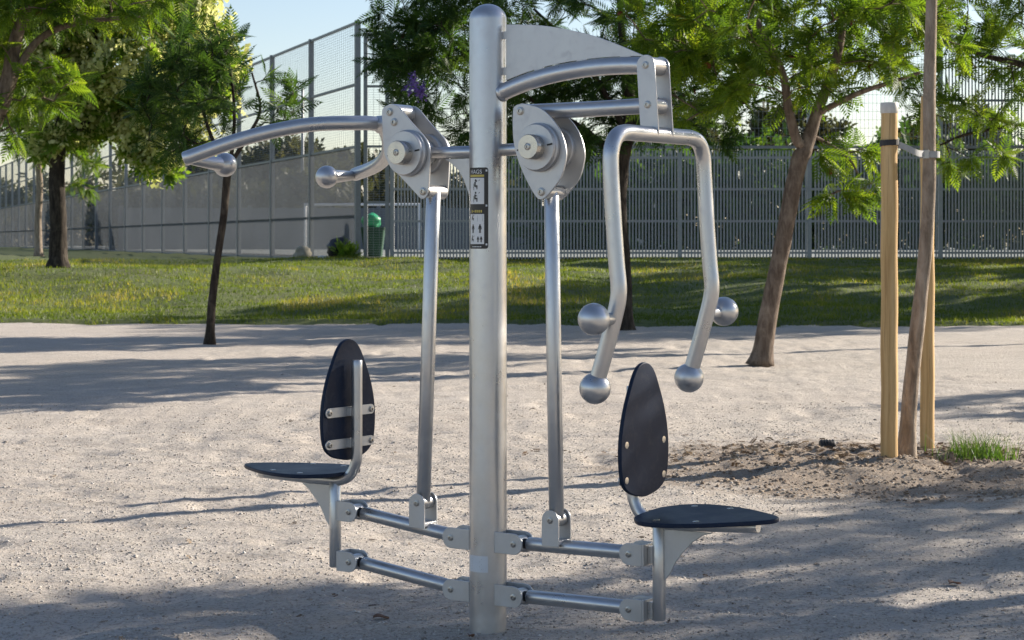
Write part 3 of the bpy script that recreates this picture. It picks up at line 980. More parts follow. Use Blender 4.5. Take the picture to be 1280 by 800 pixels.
# ------------------------------------------------------------------ trees
def frond_template(kind):
    V, F = [], []
    if kind == 'fern':          # feathery leaf of many narrow side plumes
        npair, L = 9, 1.0
        for i in range(npair):
            t = .10 + .86 * i / (npair - 1)
            z = -.18 * t * t
            ln = .30 * math.sin(math.pi * min(1, .22 + .80 * t)) + .07
            for sg in (1, -1):
                ang = R(62 - 18 * t) * sg
                d = Vector((math.cos(ang), math.sin(ang), -.22))
                pn = Vector((-d.y, d.x, 0)).normalized() * .034
                p0 = Vector((t * L, 0, z))
                p1 = p0 + d * ln * .5; p2 = p0 + d * ln + Vector((0, 0, -.05 * ln))
                s = len(V)
                V += [p0, p1 + pn, p2, p1 - pn]
                F.append((s, s + 1, s + 2, s + 3))
        s = len(V)
        V += [Vector((0, -.008, 0)), Vector((.55, 0, -.03)), Vector((1.0, .006, -.18)), Vector((0, .008, 0))]
        F.append((s, s + 1, s + 2, s + 3))
        s = len(V)
        V += [Vector((.93, 0, -.16)), Vector((1.02, .03, -.19)), Vector((1.13, 0, -.24)), Vector((1.02, -.03, -.19))]
        F.append((s, s + 1, s + 2, s + 3))
    elif kind == 'broad':       # compound leaf of rounder leaflets
        for i in range(5):
            t = .2 + .8 * i / 4
            for sg in ((1, -1) if i < 4 else (0,)):
                ang = R(55) * sg
                d = Vector((math.cos(ang), math.sin(ang), -.15))
                pn = Vector((-d.y, d.x, .1)).normalized() * .12
                p0 = Vector((t, 0, -.12 * t * t)); s = len(V)
                V += [p0, p0 + d * .22 + pn, p0 + d * .46, p0 + d * .22 - pn]
                F.append((s, s + 1, s + 2, s + 3))
    elif kind == 'puff':        # small flowers of a panicle
        rr = random.Random(4)
        for i in range(16):
            c = Vector((rr.uniform(0, 1), rr.gauss(0, .22), rr.gauss(0, .2)))
            u = Vector((rr.gauss(0, 1), rr.gauss(0, 1), rr.gauss(0, 1))).normalized() * .12
            w = Vector((rr.gauss(0, 1), rr.gauss(0, 1), rr.gauss(0, 1))).normalized() * .12
            s = len(V)
            V += [c - u, c + w, c + u, c - w]
            F.append((s, s + 1, s + 2, s + 3))
    elif kind == 'pod':
        for i in range(8):
            a0, a1 = 2 * math.pi * i / 8, 2 * math.pi * (i + 1) / 8
            s = len(V)
            V += [Vector((.5 + .5 * math.cos(a0), .4 * math.sin(a0), 0)), Vector((.5 + .5 * math.cos(a1), .4 * math.sin(a1), 0)), Vector((.5, 0, .14)), Vector((.5, 0, -.14))]
            F.append((s, s + 1, s + 2, s + 2)) if False else F.append((s, s + 1, s + 2, s + 3))
    return np.array([v[:] for v in V]), np.array(F)
TEMPL = {k: frond_template(k) for k in ('fern', 'broad', 'puff', 'pod')}

def scatter_fronds(name, P, D, size, rng, kind, mat, roll=.5, tint=(0, 1)):
    """leaves at points P pointing along D"""
    T, F = TEMPL[kind]
    n = len(P)
    D = D / np.linalg.norm(D, axis=1, keepdims=True)
    up = np.tile(np.array([0, 0, 1.0]), (n, 1)) + rng.normal(0, roll, (n, 3))
    Y = np.cross(up, D); Y /= np.linalg.norm(Y, axis=1, keepdims=True) + 1e-9
    Z = np.cross(D, Y)
    S = size[:, None, None]
    W = (T[None, :, 0, None] * D[:, None, :] + T[None, :, 1, None] * Y[:, None, :] + T[None, :, 2, None] * Z[:, None, :]) * S + P[:, None, :]
    V = W.reshape(-1, 3)
    FF = (F[None] + (np.arange(n) * len(T))[:, None, None]).reshape(-1, F.shape[1])
    tt = np.repeat(rng.uniform(tint[0], tint[1], n), len(T))
    tt = np.clip(tt + rng.normal(0, .05, len(tt)), 0, 1)
    return big_mesh(name, V, FF, mat, tt)

def crown_points(n, blobs, rng, shell=.45):
    """attractor points in a set of ellipsoid blobs (cx,cy,cz,rx,ry,rz)"""
    B = np.array(blobs, float)
    vol = B[:, 3] * B[:, 4] * B[:, 5]
    k = rng.choice(len(B), n, p=vol / vol.sum())
    d = rng.normal(0, 1, (n, 3)); d /= np.linalg.norm(d, axis=1, keepdims=True)
    r = (shell + (1 - shell) * rng.uniform(0, 1, n)) ** (1 / 1.6)
    return B[k, :3] + d * r[:, None] * B[k, 3:6]

def make_tree(name, label, base, trunk, radii, limbs, blobs, n_att, fronds, seed, mat_bark, mat_leaf, kind='fern', size=(.28, .44), group=None,
              start=.55, tips=7, along=1.2, droop=.25, tint=(0, .93), twig=.006, extra=None, cat_='tree'):
    """trunk, limbs, blobs in metres relative to base"""
    rng = np.random.default_rng(seed)
    root = empty(name, base)
    tag(root, label, cat_, group)
    nodes, par, tdir = [], [], []
    chains = []
    tp = catmull(trunk, 8)
    # resample the trunk
    for i, q in enumerate(tp):
        nodes.append(np.array(q[:])); par.append(i - 1)
    n_tr = len(nodes)
    ntr_r = np.interp(np.linspace(0, 1, n_tr), np.linspace(0, 1, len(radii)), radii)
    zz_ = np.array([q[2] for q in nodes])
    ntr_r = ntr_r * (1 + .45 * np.clip(1 - zz_ / .28, 0, 1) ** 2)
    chains.append(list(range(n_tr)))
    fixed = {i: ntr_r[i] for i in range(n_tr)}
    for lm in limbs:                         # (start fraction on trunk, points, r0, r1)
        f, pts, r0, r1 = lm
        i0 = int(f * (n_tr - 1))
        pp = catmull([nodes[i0]] + [Vector(q) for q in pts], 6)
        ch = [i0]
        for j, q in enumerate(pp[1:]):
            nodes.append(np.array(q[:])); par.append(ch[-1]); ch.append(len(nodes) - 1)
            fixed[len(nodes) - 1] = r0 + (r1 - r0) * (j + 1) / (len(pp) - 1)
        chains.append(ch)
    i_min = int(start * n_tr)
    A_ = crown_points(n_att, blobs, rng)
    base_pt = nodes[i_min]
    A_ = A_[np.argsort(np.linalg.norm(A_ - base_pt, axis=1))]
    leafP, leafD = [], []
    wts = []
    for a in A_:
        NP = np.array(nodes[i_min:])
        d = np.linalg.norm(NP - a, axis=1) + np.clip(NP[:, 2] - a[2] + .1, 0, 9) * .5
        i0 = int(np.argmin(d)) + i_min
        p0 = nodes[i0]
        Lg = np.linalg.norm(a - p0)
        if Lg < .08:
            continue
        pd = p0 - nodes[par[i0]] if par[i0] >= 0 else np.array([0, 0, 1.])
        pd = pd / (np.linalg.norm(pd) + 1e-9)
        mid = p0 + (a - p0) * .45 + pd * Lg * .14 + rng.normal(0, .05, 3) * Lg + np.array([0, 0, .08 * Lg])
        ns = max(3, int(Lg / .16))
        ch = [i0]
        for k in range(1, ns + 1):
            t = k / ns
            q = (1 - t) ** 2 * p0 + 2 * t * (1 - t) * mid + t * t * a
            q = q + rng.normal(0, .012, 3)
            nodes.append(q); par.append(ch[-1]); ch.append(len(nodes) - 1)
            if t > .35:
                for _ in range(rng.poisson(along)):
                    leafP.append(q); dd = (a - p0) / Lg
                    leafD.append(dd * .5 + rng.normal(0, .75, 3) + np.array([0, 0, -droop]))
        chains.append(ch)
        for _ in range(tips):
            leafP.append(a)
            out = (a - p0) / Lg
            leafD.append(out * .8 + rng.normal(0, .75, 3) + np.array([0, 0, -droop * .6]))
    # pipe model radii
    cnt = np.ones(len(nodes))
    for i in range(len(nodes) - 1, 0, -1):
        if par[i] >= 0:
            cnt[par[i]] += cnt[i] * .35 if i >= n_tr else 0
    rad = twig * np.sqrt(np.maximum(cnt, 1))
    rad = np.minimum(rad, .05)
    for i, r in fixed.items():
        rad[i] = r
    V, F = [], []
    for ci, ch in enumerate(chains):
        if len(ch) < 2: continue
        sg = 14 if ci == 0 else (8 if ci <= len(limbs) else 4)
        rr = [max(rad[i], twig * .7) for i in ch]
        if ci > 0:
            rr[0] = min(rr[0], rr[1] * 1.15)
        v, f = sweep_vf([nodes[i] for i in ch], rr, sg, True, 0)
        if ci == 0:   # knobbly trunk
            for k, q in enumerate(v):
                h = vnoise(np.array([q.x * 14 + q.z * 3 + seed]), np.array([q.y * 14 + q.z * 5]), seed)[0] - .5
                c = Vector(nodes[ch[k // sg]])
                v[k] = c + (q - c) * (1 + .14 * h)
        o = len(V)
        V += v
        F += [tuple(x + o for x in q) for q in f]
    pyd('trunk', V, F, mat_bark, root, True)
    P = np.array(leafP); D = np.array(leafD)
    if len(P) > fronds:
        k = rng.choice(len(P), fronds, replace=False); P, D = P[k], D[k]
    sz = rng.uniform(size[0], size[1], len(P))
    me = scatter_fronds('crown', P, D, sz, rng, kind, mat_leaf, .5, tint)
    mesh_obj('crown', me, None, root, False)
    if extra:
        for (nm, kd, mt, cnt_, s0, s1, roll) in extra:
            if kd == 'puff':      # blossom sits on the outside of the crown
                cc = P.mean(0); q = np.linalg.norm((P - cc) / P.std(0), axis=1)
                k = np.argsort(-q - rng.uniform(0, 2.6, len(P)))[:cnt_]
            else:
                k = rng.choice(len(P), min(cnt_, len(P)), replace=False)
            PP = P[k] + rng.normal(0, .12, (len(k), 3))
            me = scatter_fronds(nm, PP, rng.normal(0, .6, (len(k), 3)) + np.array([0, 0, .6 if kd == 'puff' else -.6]), rng.uniform(s0, s1, len(k)), rng, kd, mt, roll)
            mesh_obj(nm, me, None, root, False)['kind'] = 'stuff'
    return root

def lit_tree_near():
    # right tree, leaning trunk that forks
    bx, by = 2.52, 20.3
    make_tree('jacaranda_tree', 'leaning brown-barked tree that forks below a light green feathery crown', (bx, by, -.02),
              [(0, 0, 0), (.10, 0, .60), (.24, 0, 1.32), (.38, 0, 2.02), (.46, 0, 2.22), (.60, .05, 2.62), (.78, .1, 3.1), (.86, .1, 3.6), (.80, .1, 4.2)],
              [.105, .093, .088, .084, .088, .066, .055, .045, .032, .02],
              [(.50, [(.36, -.05, 2.30), (.27, -.1, 2.62), (.20, -.1, 3.0), (-.05, -.1, 3.5)], .062, .03),
               (.62, [(.95, -.2, 2.75), (1.25, -.3, 2.85), (1.55, -.35, 2.95)], .035, .015),
               (.55, [(.75, .2, 2.25), (.95, .25, 2.1), (1.05, .3, 1.95)], .022, .010)],
              [(.3, 0, 3.9, 1.75, 1.6, 1.25), (-.65, -.1, 3.05, .75, .8, .5), (1.35, 0, 3.25, .75, .8, .6), (.92, .25, 2.08, .40, .40, .46), (.3, 0, 3.0, .9, .9, .45), (-.5, .2, 2.65, .45, .5, .28)],
              215, 2900, 11, BARK, LEAF, size=(.20, .35), start=.5, tips=13, along=.7, extra=[('seed_pods', 'pod', POD, 34, .07, .11, 1.0)])

lit_tree_near()

# middle tree at the edge of the lawn: dark crown, trunk half hidden by the hoop handle
make_tree('jacaranda_tree', 'dark-trunked tree with wide dark crown and a purple blossom at lawn edge', (1.60, 28.4, lz(1.6, 28.4)),
          [(0, 0, -.05), (-.03, 0, .9), (-.09, 0, 1.8), (-.04, 0, 2.5), (.08, 0, 3.1), (.0, 0, 3.9), (-.1, 0, 5.0)],
          [.135, .125, .12, .115, .10, .07, .03],
          [(.50, [(-.7, 0, 3.0), (-1.6, .1, 3.5), (-2.6, .1, 3.9)], .06, .02), (.58, [(.6, .2, 3.5), (1.2, .2, 3.9)], .05, .02), (.62, [(-.6, -.3, 3.9), (-1.3, -.4, 4.6)], .05, .02)],
          [(-.4, 0, 4.6, 2.7, 1.9, 1.35), (-2.5, 0, 3.6, 1.2, 1.2, 1.15), (-2.9, -.3, 4.4, .9, 1.0, .8), (-.9, 0, 3.15, 1.4, 1.2, .55), (.9, 0, 3.5, 1.0, 1.2, .8)],
          350, 5600, 12, BARK_DARK, LEAF_DARK, size=(.22, .40), start=.45, tips=13, along=.8, extra=[('seed_pods', 'pod', POD, 30, .08, .12, 1.0)])
# its one purple flower head belongs to the crown
mt_root = [o for o in col.objects if o.name == 'jacaranda_tree.001'][0]
rng = np.random.default_rng(5)
pp = np.tile(np.array([[-2.85, -1.7, 3.40]]), (14, 1)) + rng.normal(0, .07, (14, 3))
mesh_obj('blossom', scatter_fronds('blossom', pp, rng.normal(0, 1, (14, 3)) + np.array([0, 0, .6]), rng.uniform(.12, .2, 14), rng, 'puff', PURPLE, 1.0), None, mt_root, False)

# thin leaning tree on the left
make_tree('young_tree', 'thin dark leaning young tree with sparse layered crown beside the gravel', (-3.66, 24.2, gz(-3.66, 24.2)),
          [(0, 0, -.05), (.03, 0, .5), (.09, 0, 1.0), (.17, 0, 1.55), (.21, 0, 2.0), (.27, 0, 2.25)],
          [.055, .05, .045, .045, .05, .04],
          [(.95, [(.45, 0, 2.5), (.60, .1, 2.85), (.50, .1, 3.3)], .03, .012), (.9, [(.05, 0, 2.45), (-.1, 0, 2.9), (-.25, 0, 3.5)], .03, .012), (.95, [(.3, 0, 2.7), (.25, 0, 3.3), (.05, 0, 3.9)], .028, .01)],
          [(-.25, 0, 3.05, .72, .7, .62), (.75, 0, 2.95, .42, .5, .35), (-.1, 0, 3.6, .45, .45, .42), (-.45, 0, 2.55, .40, .4, .22)],
          95, 620, 13, BARK_DARK, LEAF_DARK, size=(.20, .36), start=.9, tips=7, along=1.2, droop=.1)

# lawn tree on the left with pale blossom
zb = lz(-9.3, 41)
make_tree('blossoming_tree', 'stout dark trunk on the lawn carrying a crown of pale cream blossom', (-9.3, 41.0, zb),
          [(0, 0, -.05), (0, 0, .9), (-.03, 0, 1.9), (.05, 0, 2.8), (.3, 0, 3.6), (.7, 0, 4.6), (.9, 0, 5.6)],
          [.20, .17, .16, .155, .12, .08, .04],
          [(.42, [(.8, 0, 3.2), (1.7, .1, 3.7), (2.6, .1, 4.2)], .08, .03), (.45, [(-.7, 0, 3.5), (-1.4, 0, 4.2)], .07, .03)],
          [(1.6, 0, 4.6, 2.0, 1.9, 1.9), (2.4, 0, 3.3, 1.0, 1.1, .9), (0, 0, 5.0, 1.9, 1.6, 1.6), (.9, 0, 6.4, 1.9, 1.6, 1.3), (1.1, 0, 2.9, .9, .9, .6), (2.4, 0, 2.35, .9, .9, .7), (.2, 0, 3.2, 1.2, 1.0, .9), (2.9, 0, 4.2, .9, 1.0, 1.2)],
          400, 4800, 14, BARK_DARK, LEAF_BROAD, kind='broad', size=(.22, .36), start=.4, tips=9, along=1.3, extra=[('blossom', 'puff', BLOSSOM, 3600, .30, .55, 1.0)])

zb = lz(-14.2, 60)
make_tree('lawn_tree', 'slim pale trunk on the lawn far behind, near the wire fence', (-14.2, 60.0, zb),
          [(0, 0, -.05), (-.02, 0, 1.0), (.03, 0, 2.0), (0, 0, 3.0), (.1, 0, 4.2)],
          [.12, .105, .10, .09, .05], [],
          [(.3, 0, 4.3, 2.0, 2.0, 1.5), (1.2, 0, 2.6, .7, .8, .8)], 120, 1600, 15, BARK_PALE, LEAF, size=(.36, .55), start=.5, tips=9)

# left tree, trunk entering from the left edge, feathery sunlit fronds
make_tree('jacaranda_tree', 'tree leaning in at the left edge with bright feathery overhanging fronds', (-5.75, 19.0, gz(-5.75, 19)),
          [(0, 0, -.05), (.15, 0, .8), (.45, 0, 1.7), (.80, 0, 2.35), (.96, 0, 2.75), (1.05, 0, 3.2), (1.3, 0, 3.8)],
          [.105, .10, .095, .09, .08, .06, .03],
          [(.66, [(1.25, 0, 3.15), (1.65, 0, 3.32), (2.2, .1, 3.38)], .045, .016), (.62, [(.6, .1, 2.9), (.3, .1, 3.4)], .04, .02)],
          [(.55, 0, 3.75, 1.0, 1.1, .75), (1.5, 0, 3.75, .75, .7, .45), (1.95, 0, 3.55, .75, .7, .20), (.72, 0, 2.50, .42, .6, .5), (1.30, 0, 2.72, .36, .5, .25)],
          210, 2900, 16, BARK, LEAF, size=(.17, .30), start=.55, tips=9, along=1.3, extra=[('seed_pods', 'pod', POD, 12, .07, .10, 1.0)])

# tree at the right edge, trunk beyond the frame
make_tree('jacaranda_tree', 'tree with dark boughs and bright feathery fronds reaching in at the right', (7.35, 25.0, gz(7.35, 25)),
          [(0, 0, -.05), (-.05, 0, .9), (-.1, 0, 1.9), (-.2, 0, 2.9), (-.3, 0, 3.6), (-.4, 0, 4.6)],
          [.13, .12, .11, .10, .08, .04],
          [(.60, [(-.9, -.1, 3.4), (-1.5, -.2, 3.55), (-2.1, -.3, 3.75)], .055, .02), (.5, [(-.8, 0, 2.7), (-1.6, 0, 2.6), (-2.0, 0, 2.45)], .035, .012)],
          [(-.9, 0, 4.5, 2.0, 1.7, 1.1), (-1.5, 0, 3.15, 1.0, 1.0, .55), (-1.75, 0, 2.45, .55, .7, .35)],
          190, 2300, 17, BARK_DARK, LEAF, size=(.22, .36), start=.5, tips=12, along=.8, extra=[('seed_pods', 'pod', POD, 20, .07, .11, 1.0)])

# young staked tree: trunk in view, crown above the frame
zb = gz(2.25, 11.45)
make_tree('staked_tree', 'slender pale young trunk leaning between two pine stakes', (2.25, 11.45, zb),
          [(0, 0, -.05), (.035, 0, .45), (.10, 0, 1.05), (.128, -.005, 1.40), (.137, -.01, 1.72), (.14, 0, 2.2), (.155, 0, 2.8), (.16, 0, 3.4), (.16, 0, 4.0)],
          [.047, .043, .040, .039, .037, .035, .031, .026, .02],
          [(.75, [(.5, .1, 3.3), (.8, .1, 3.7)], .02, .01), (.78, [(-.2, .1, 3.3), (-.5, .1, 3.8)], .02, .01)],
          [(.15, 0, 4.3, 1.2, 1.2, .8)], 70, 700, 18, BARK_PALE, LEAF, size=(.26, .42), start=.8, tips=9, along=1.2)

# trees standing outside the frame to the right that shade the machine, the gravel and the lawn
shade0 = make_tree('shade_tree', 'full feathery tree standing on the gravel off to the right', (6.4, 9.7, 0),
          [(0, 0, -.05), (.05, 0, .9), (0, 0, 1.9), (.05, 0, 2.6), (0, 0, 3.4), (0, 0, 4.4)],
          [.12, .11, .10, .09, .06, .03], [(.5, [(.8, .2, 3.2), (1.3, .3, 3.7)], .05, .02), (.5, [(-.8, .1, 3.0), (-1.4, .2, 3.4)], .05, .02)],
          [(0, 0, 3.9, 2.0, 1.9, 1.15), (-.8, .3, 3.0, 1.0, 1.0, .6), (.9, -.4, 3.1, .9, 1.0, .5)], 190, 1350, 19, BARK, LEAF, size=(.28, .46), start=.5, tips=9, along=1.2,
          group='shade trees beside the gravel')
for (x, y, s, rz, onlawn, lb) in [(10.2, 13.3, .85, 40, 0, 'feathery shade tree on the gravel just behind the nearest one'),
                                  (9.6, 18.4, .62, 100, 0, 'small feathery shade tree on the gravel, lowest of its row'),
                                  (13.0, 34.5, 1.5, 150, 1, 'feathery shade tree at the lawn edge'),
                                  (16.6, 38.2, 1.7, 200, 1, 'feathery shade tree half way up the lawn bank'),
                                  (16.0, 49.3, 1.25, 120, 1, 'feathery shade tree pressed up against the picket fence'),
                                  (14.4, 40.4, 1.7, 330, 1, 'feathery shade tree between the two on the lawn bank'),
                                  (14.5, 44.0, 1.2, 300, 1, 'feathery shade tree on the lawn close to the picket fence'),
                                  (19.5, 46.0, 1.3, 20, 1, 'tallest feathery shade tree by the far end of the picket fence'),
                                  (19.5, 53.0, 1.35, 250, 1, 'feathery shade tree standing inside the court behind the pickets'),
                                  (19.0, 39.5, 1.25, 70, 1, 'feathery shade tree on the upper lawn beside the tallest one')]:
    c = copy_tree(shade0)
    c['label'] = lb
    c.location = (x, y, lz(x, y) if onlawn else 0)
    c.rotation_euler = (0, 0, R(rz))
    c.scale = (s, s, s)

# ------------------------------------------------------------------ fences of the ball court
def bar_mesh(name, w, d, h, mat):
    V, F = box_vf(-w / 2, w / 2, -d / 2, d / 2, 0, h)
    me = bpy.data.meshes.new(name)
    me.from_pydata(V, [], F); me.materials.append(mat)
    return me

def wire_panel(name, p0, p1, z0, z1, sx, sz, r, parent, mat, rel):
    """welded wire mesh between two posts; real three-sided wires"""
    p0 = Vector(p0); p1 = Vector(p1)
    L = (p1 - p0).length; t = (p1 - p0).normalized(); n = Vector((-t.y, t.x, 0))
    segs = []
    k = 1
    nz = int((z1 - z0) / sz)
    for k in range(1, nz):
        z = z0 + (z1 - z0) * k / nz
        segs.append((p0 + Vector((0, 0, z)), p1 + Vector((0, 0, z)), n, Vector((0, 0, 1))))
    nx = int(L / sx)
    for k in range(1, nx):
        q = p0 + t * (L * k / nx) + n * r * 1.6
        segs.append((q + Vector((0, 0, z0)), q + Vector((0, 0, z1)), n, t))
    V, F = [], []
    for a, b_, e1, e2 in segs:
        o = len(V)
        for q in (a, b_):
            for k in range(3):
                an = 2 * math.pi * k / 3
                V.append(q + (e1 * math.cos(an) + e2 * math.sin(an)) * r - rel)
        for k in range(3):
            F.append((o + k, o + (k + 1) % 3, o + 3 + (k + 1) % 3, o + 3 + k))
    ob = pyd(name, V, F, mat, parent, False)
    ob['kind'] = 'stuff'
    return ob

# wire fence running away to the left
wf = empty('wire_fence', (CX, CY, .70))
tag(wf, 'tall grey wire mesh fence receding to the left along the ball court', 'fence')
C0 = Vector((CX, CY, .70))
step = 5.0
rail_h = [.06, 1.16, 2.90, 4.46, 6.0]
pm = bar_mesh('post', .13, .13, 6.45, GALV_POST)
posts = [Vector((0, 0, 0)) + LD * step * k for k in range(32)]
rot = math.atan2(LD.y, LD.x)
for q in posts:
    o = bpy.data.objects.new('fence_post', pm); link(o, wf)
    o.location = (q.x, q.y, -.40); o.rotation_euler = (0, 0, rot)
for k in range(31):
    a, b_ = posts[k] + LD * .07, posts[k + 1] - LD * .07
    for h in rail_h:
        V, F = box_vf(0, (b_ - a).length, -.035, .035, h - .03, h + .03)
        o = pyd('rail', V, F, GALV_POST, wf, False)
        o.location = a; o.rotation_euler = (0, 0, rot)
    near_ = k < 6
    V, F = box_vf(.0, (b_ - a).length, .040, .044, .09, 2.87)
    o = pyd('shade_net', V, F, NET, wf, False); o.location = a; o.rotation_euler = (0, 0, rot)
    wire_panel('wire_mesh', a, b_, .06, 2.9, .11 if near_ else .22, .045, .0042, wf, WIRE, Vector((0, 0, 0)))
    wire_panel('wire_mesh', a, b_, 2.9, 6.0, .22, .065, .0036, wf, WIRE, Vector((0, 0, 0)))

# gate bay between the two fences
gt = empty('court_gate', (CX + .2, CY, .70))
tag(gt, 'narrow wire gate at the corner of the court between the two fences', 'gate')
gx0, gx1 = CX + .20, -3.12
for x in (gx0, gx1):
    box('gate_post', x - .05 - CX - .2, x + .05 - CX - .2, -.05, .05, -.3, 5.75, GALV_POST, gt)
for h in (.08, 1.5, 2.9, 4.4, 5.7):
    box('rail', .052, gx1 - gx0 - .052, -.02, .02, h - .03, h + .03, GALV_POST, gt)
wire_panel('wire_mesh', (.05, 0, 0), (gx1 - gx0 - .05, 0, 0), .08, 5.7, .11, .06, .004, gt, WIRE, Vector((0, 0, 0)))

# picket fence facing the lawn
pf = empty('picket_fence', (-3.0, 50.0, .72))
tag(pf, 'long grey steel picket fence facing the lawn in front of the court', 'fence')
pxs = [-3.0, .96, 4.20, 7.44, 10.72, 13.96, 17.2]
pm2 = bar_mesh('fence_post', .11, .11, 6.2, GALV)
for x in pxs:
    o = bpy.data.objects.new('fence_post', pm2); link(o, pf); o.location = (x + 3.0, .06, -.35)
pk = bar_mesh('picket', .040, .022, 2.72, GALV)
x = -2.93
cnt = 0
while x < 16.9 and cnt < 300:
    if min(abs(x - q) for q in pxs) > .08:
        o = bpy.data.objects.new('picket', pk); link(o, pf); o.location = (x + 3.0, -.02, .06); cnt += 1
    x += .0815
for i in range(len(pxs) - 1):
    a, b_ = pxs[i] + 3.055, pxs[i + 1] + 2.945
    for h in (.22, 1.01, 1.81, 2.60):
        box('rail', a, b_, -.005, .075, h - .028, h + .028, GALV, pf)
    box('top_rail', a, b_, .03, .09, 2.83, 2.90, GALV_POST, pf)
    if i < 4:
        wire_panel('wire_mesh', (a, .06, 0), (b_, .06, 0), 2.92, 5.85, .10, .2, .0045, pf, WIRE, Vector((0, 0, 0)))
    else:
        V, F = [], []
        n = int((b_ - a) / .082)
        for k in range(1, n):
            v, f = box_vf(a + (b_ - a) * k / n - .016, a + (b_ - a) * k / n + .016, .045, .075, 2.90, 5.15)
            o_ = len(V); V += v; F += [tuple(q + o_ for q in t) for t in f]
        o = pyd('upper_bars', V, F, GALV_POST, pf, False); o['kind'] = 'stuff'
        box('rail', a, b_, .03, .044, 4.0, 4.06, GALV_POST, pf)

# ------------------------------------------------------------------ things inside and behind the court
gl = empty('goal_frame', (-9.1, 88.0, .83))
tag(gl, 'white football goal frame standing in the court', 'goal')
gw = 5.03
tube('goal_post', [(0, 0, 0), (0, 0, 1.97)], .055, WHITE, gl, 12)
tube('goal_post', [(gw, 0, 0), (gw, 0, 1.97)], .055, WHITE, gl, 12)
tube('crossbar', [(-.05, 0, 1.99), (gw + .05, 0, 1.99)], .055, WHITE, gl, 12)
for x in (.02, gw - .02):
    tube('back_stay', [(x, .06, 1.95), (x, .9, 1.9), (x, 1.3, .02)], .025, WHITE, gl, 8)

wl_ = empty('court_wall', (-18.2, 93.0, .6))
tag(wl_, 'grey panelled wall along the far side of the court', 'wall')
for k in range(8):
    b_ = box('wall_panel', k * 3.0 + .01, k * 3.0 + 2.985, 0, .18, 0, 2.15, WALLM, wl_)
    box('pillar', k * 3.0 - .10, k * 3.0 + .09, -.05, -.003, 0, 2.25, WALLM, wl_)

def hedge(name, label, blobs, n, mat, seed, size, cat_='hedge', kind='stuff'):
    rng = np.random.default_rng(seed)
    P = crown_points(n, blobs, rng, .35)
    P = P[P[:, 2] > .4]
    me = scatter_fronds(name, P, rng.normal(0, 1, P.shape), rng.uniform(size[0], size[1], len(P)), rng, 'broad', mat, 1.0)
    o = mesh_obj(name, me, None, None, False)
    tag(o, label, cat_, kind=kind)
    return o
rb = random.Random(3)
bl = []
for k in range(34):
    x = 1.5 + k * 1.3
    bl.append((x, 90 + rb.uniform(-2, 2), rb.uniform(2.5, 3.2), rb.uniform(1.6, 2.4), 1.6, rb.uniform(2.3, 3.1)))
hedge('hedge', 'long dark olive hedge behind the court on the right', bl, 15000, LEAF_DARK, 31, (.35, .7))
bl = []
for k in range(30):
    x = -19.0 + k * .75
    bl.append((x, 100 + rb.uniform(-2, 2), rb.uniform(2.0, 2.6), rb.uniform(1.6, 2.4), 1.6, rb.uniform(1.6, 2.3)))
hedge('hedge', 'long brownish hedge bank behind the court on the left', bl, 11000, LEAF_OLIVE, 32, (.35, .7))

bl = []
for k in range(46):
    bl.append((-150 + k * 2.9, 190 + rb.uniform(-6, 6), rb.uniform(2.2, 4.5), rb.uniform(3.0, 4.5), 3.0, rb.uniform(2.5, 5.0)))
hedge('tree_line', 'far hazy line of trees beyond the lawn outside the court', bl, 9000, LEAF_OLIVE, 33, (.9, 1.6), 'trees')
for (x, y, h, r, lbl, sd) in [(-13.0, 118, 7.2, 3.0, 'rounded olive tree behind the court, left of the pole', 41), (-9.0, 122, 6.8, 2.6, 'rounded olive tree behind the court, right of the pole', 42),
                              (9.5, 118, 9.0, 3.4, 'olive tree rising over the hedge behind the picket fence', 43), (17.0, 122, 9.4, 3.6, 'broad olive tree over the right end of the hedge', 44),
                              (-19.5, 120, 6.6, 3.0, 'olive tree at the left end behind the court', 45), (26.0, 118, 9.0, 3.6, 'tall olive tree behind the court beyond the staked tree', 46), (35.0, 120, 9.6, 3.8, 'broad olive tree behind the far right of the court', 47), (2.0, 124, 9.0, 3.2, 'olive tree behind the low pale building', 48)]:
    make_tree('olive_tree', lbl, (x, y, .04), [(0, 0, -.05), (.1, 0, 1.5), (0, 0, 3.0), (.1, 0, h * .7)], [.25, .2, .16, .06], [],
              [(0, 0, h * .68, r, r, h * .3), (r * .5, 0, h * .55, r * .6, r * .6, h * .2), (-r * .5, 0, h * .6, r * .6, r * .6, h * .22)], 110, 1500, sd, BARK_DARK, LEAF_OLIVE, kind='broad', size=(.6, 1.0),
              start=.4, tips=10, along=1.4, twig=.02)

# pale building behind the hedge
bd = empty('building', (1.2, 108, .04))
tag(bd, 'low pale building with small dark windows behind the hedge', 'building')
box('wall', 0, 7.5, 0, 6, 0, 6.35, BUILD, bd)
box('roof', -.2, 7.7, -.2, 6.2, 6.352, 6.6, BUILD, bd)
for k in range(5):
    w = box('window', .6 + k * 1.45, 1.4 + k * 1.45, -.04, -.002, 5.0, 6.0, DARKWIN, bd)

tube_o = tube('flood_pole', [(0, 0, 0), (0, 0, 9.2)], [.11, .07], GALV_POST, None, 12)
tube_o.location = (-11.0, 105, .04)
tag(tube_o, 'slim grey pole standing behind the court', 'pole')

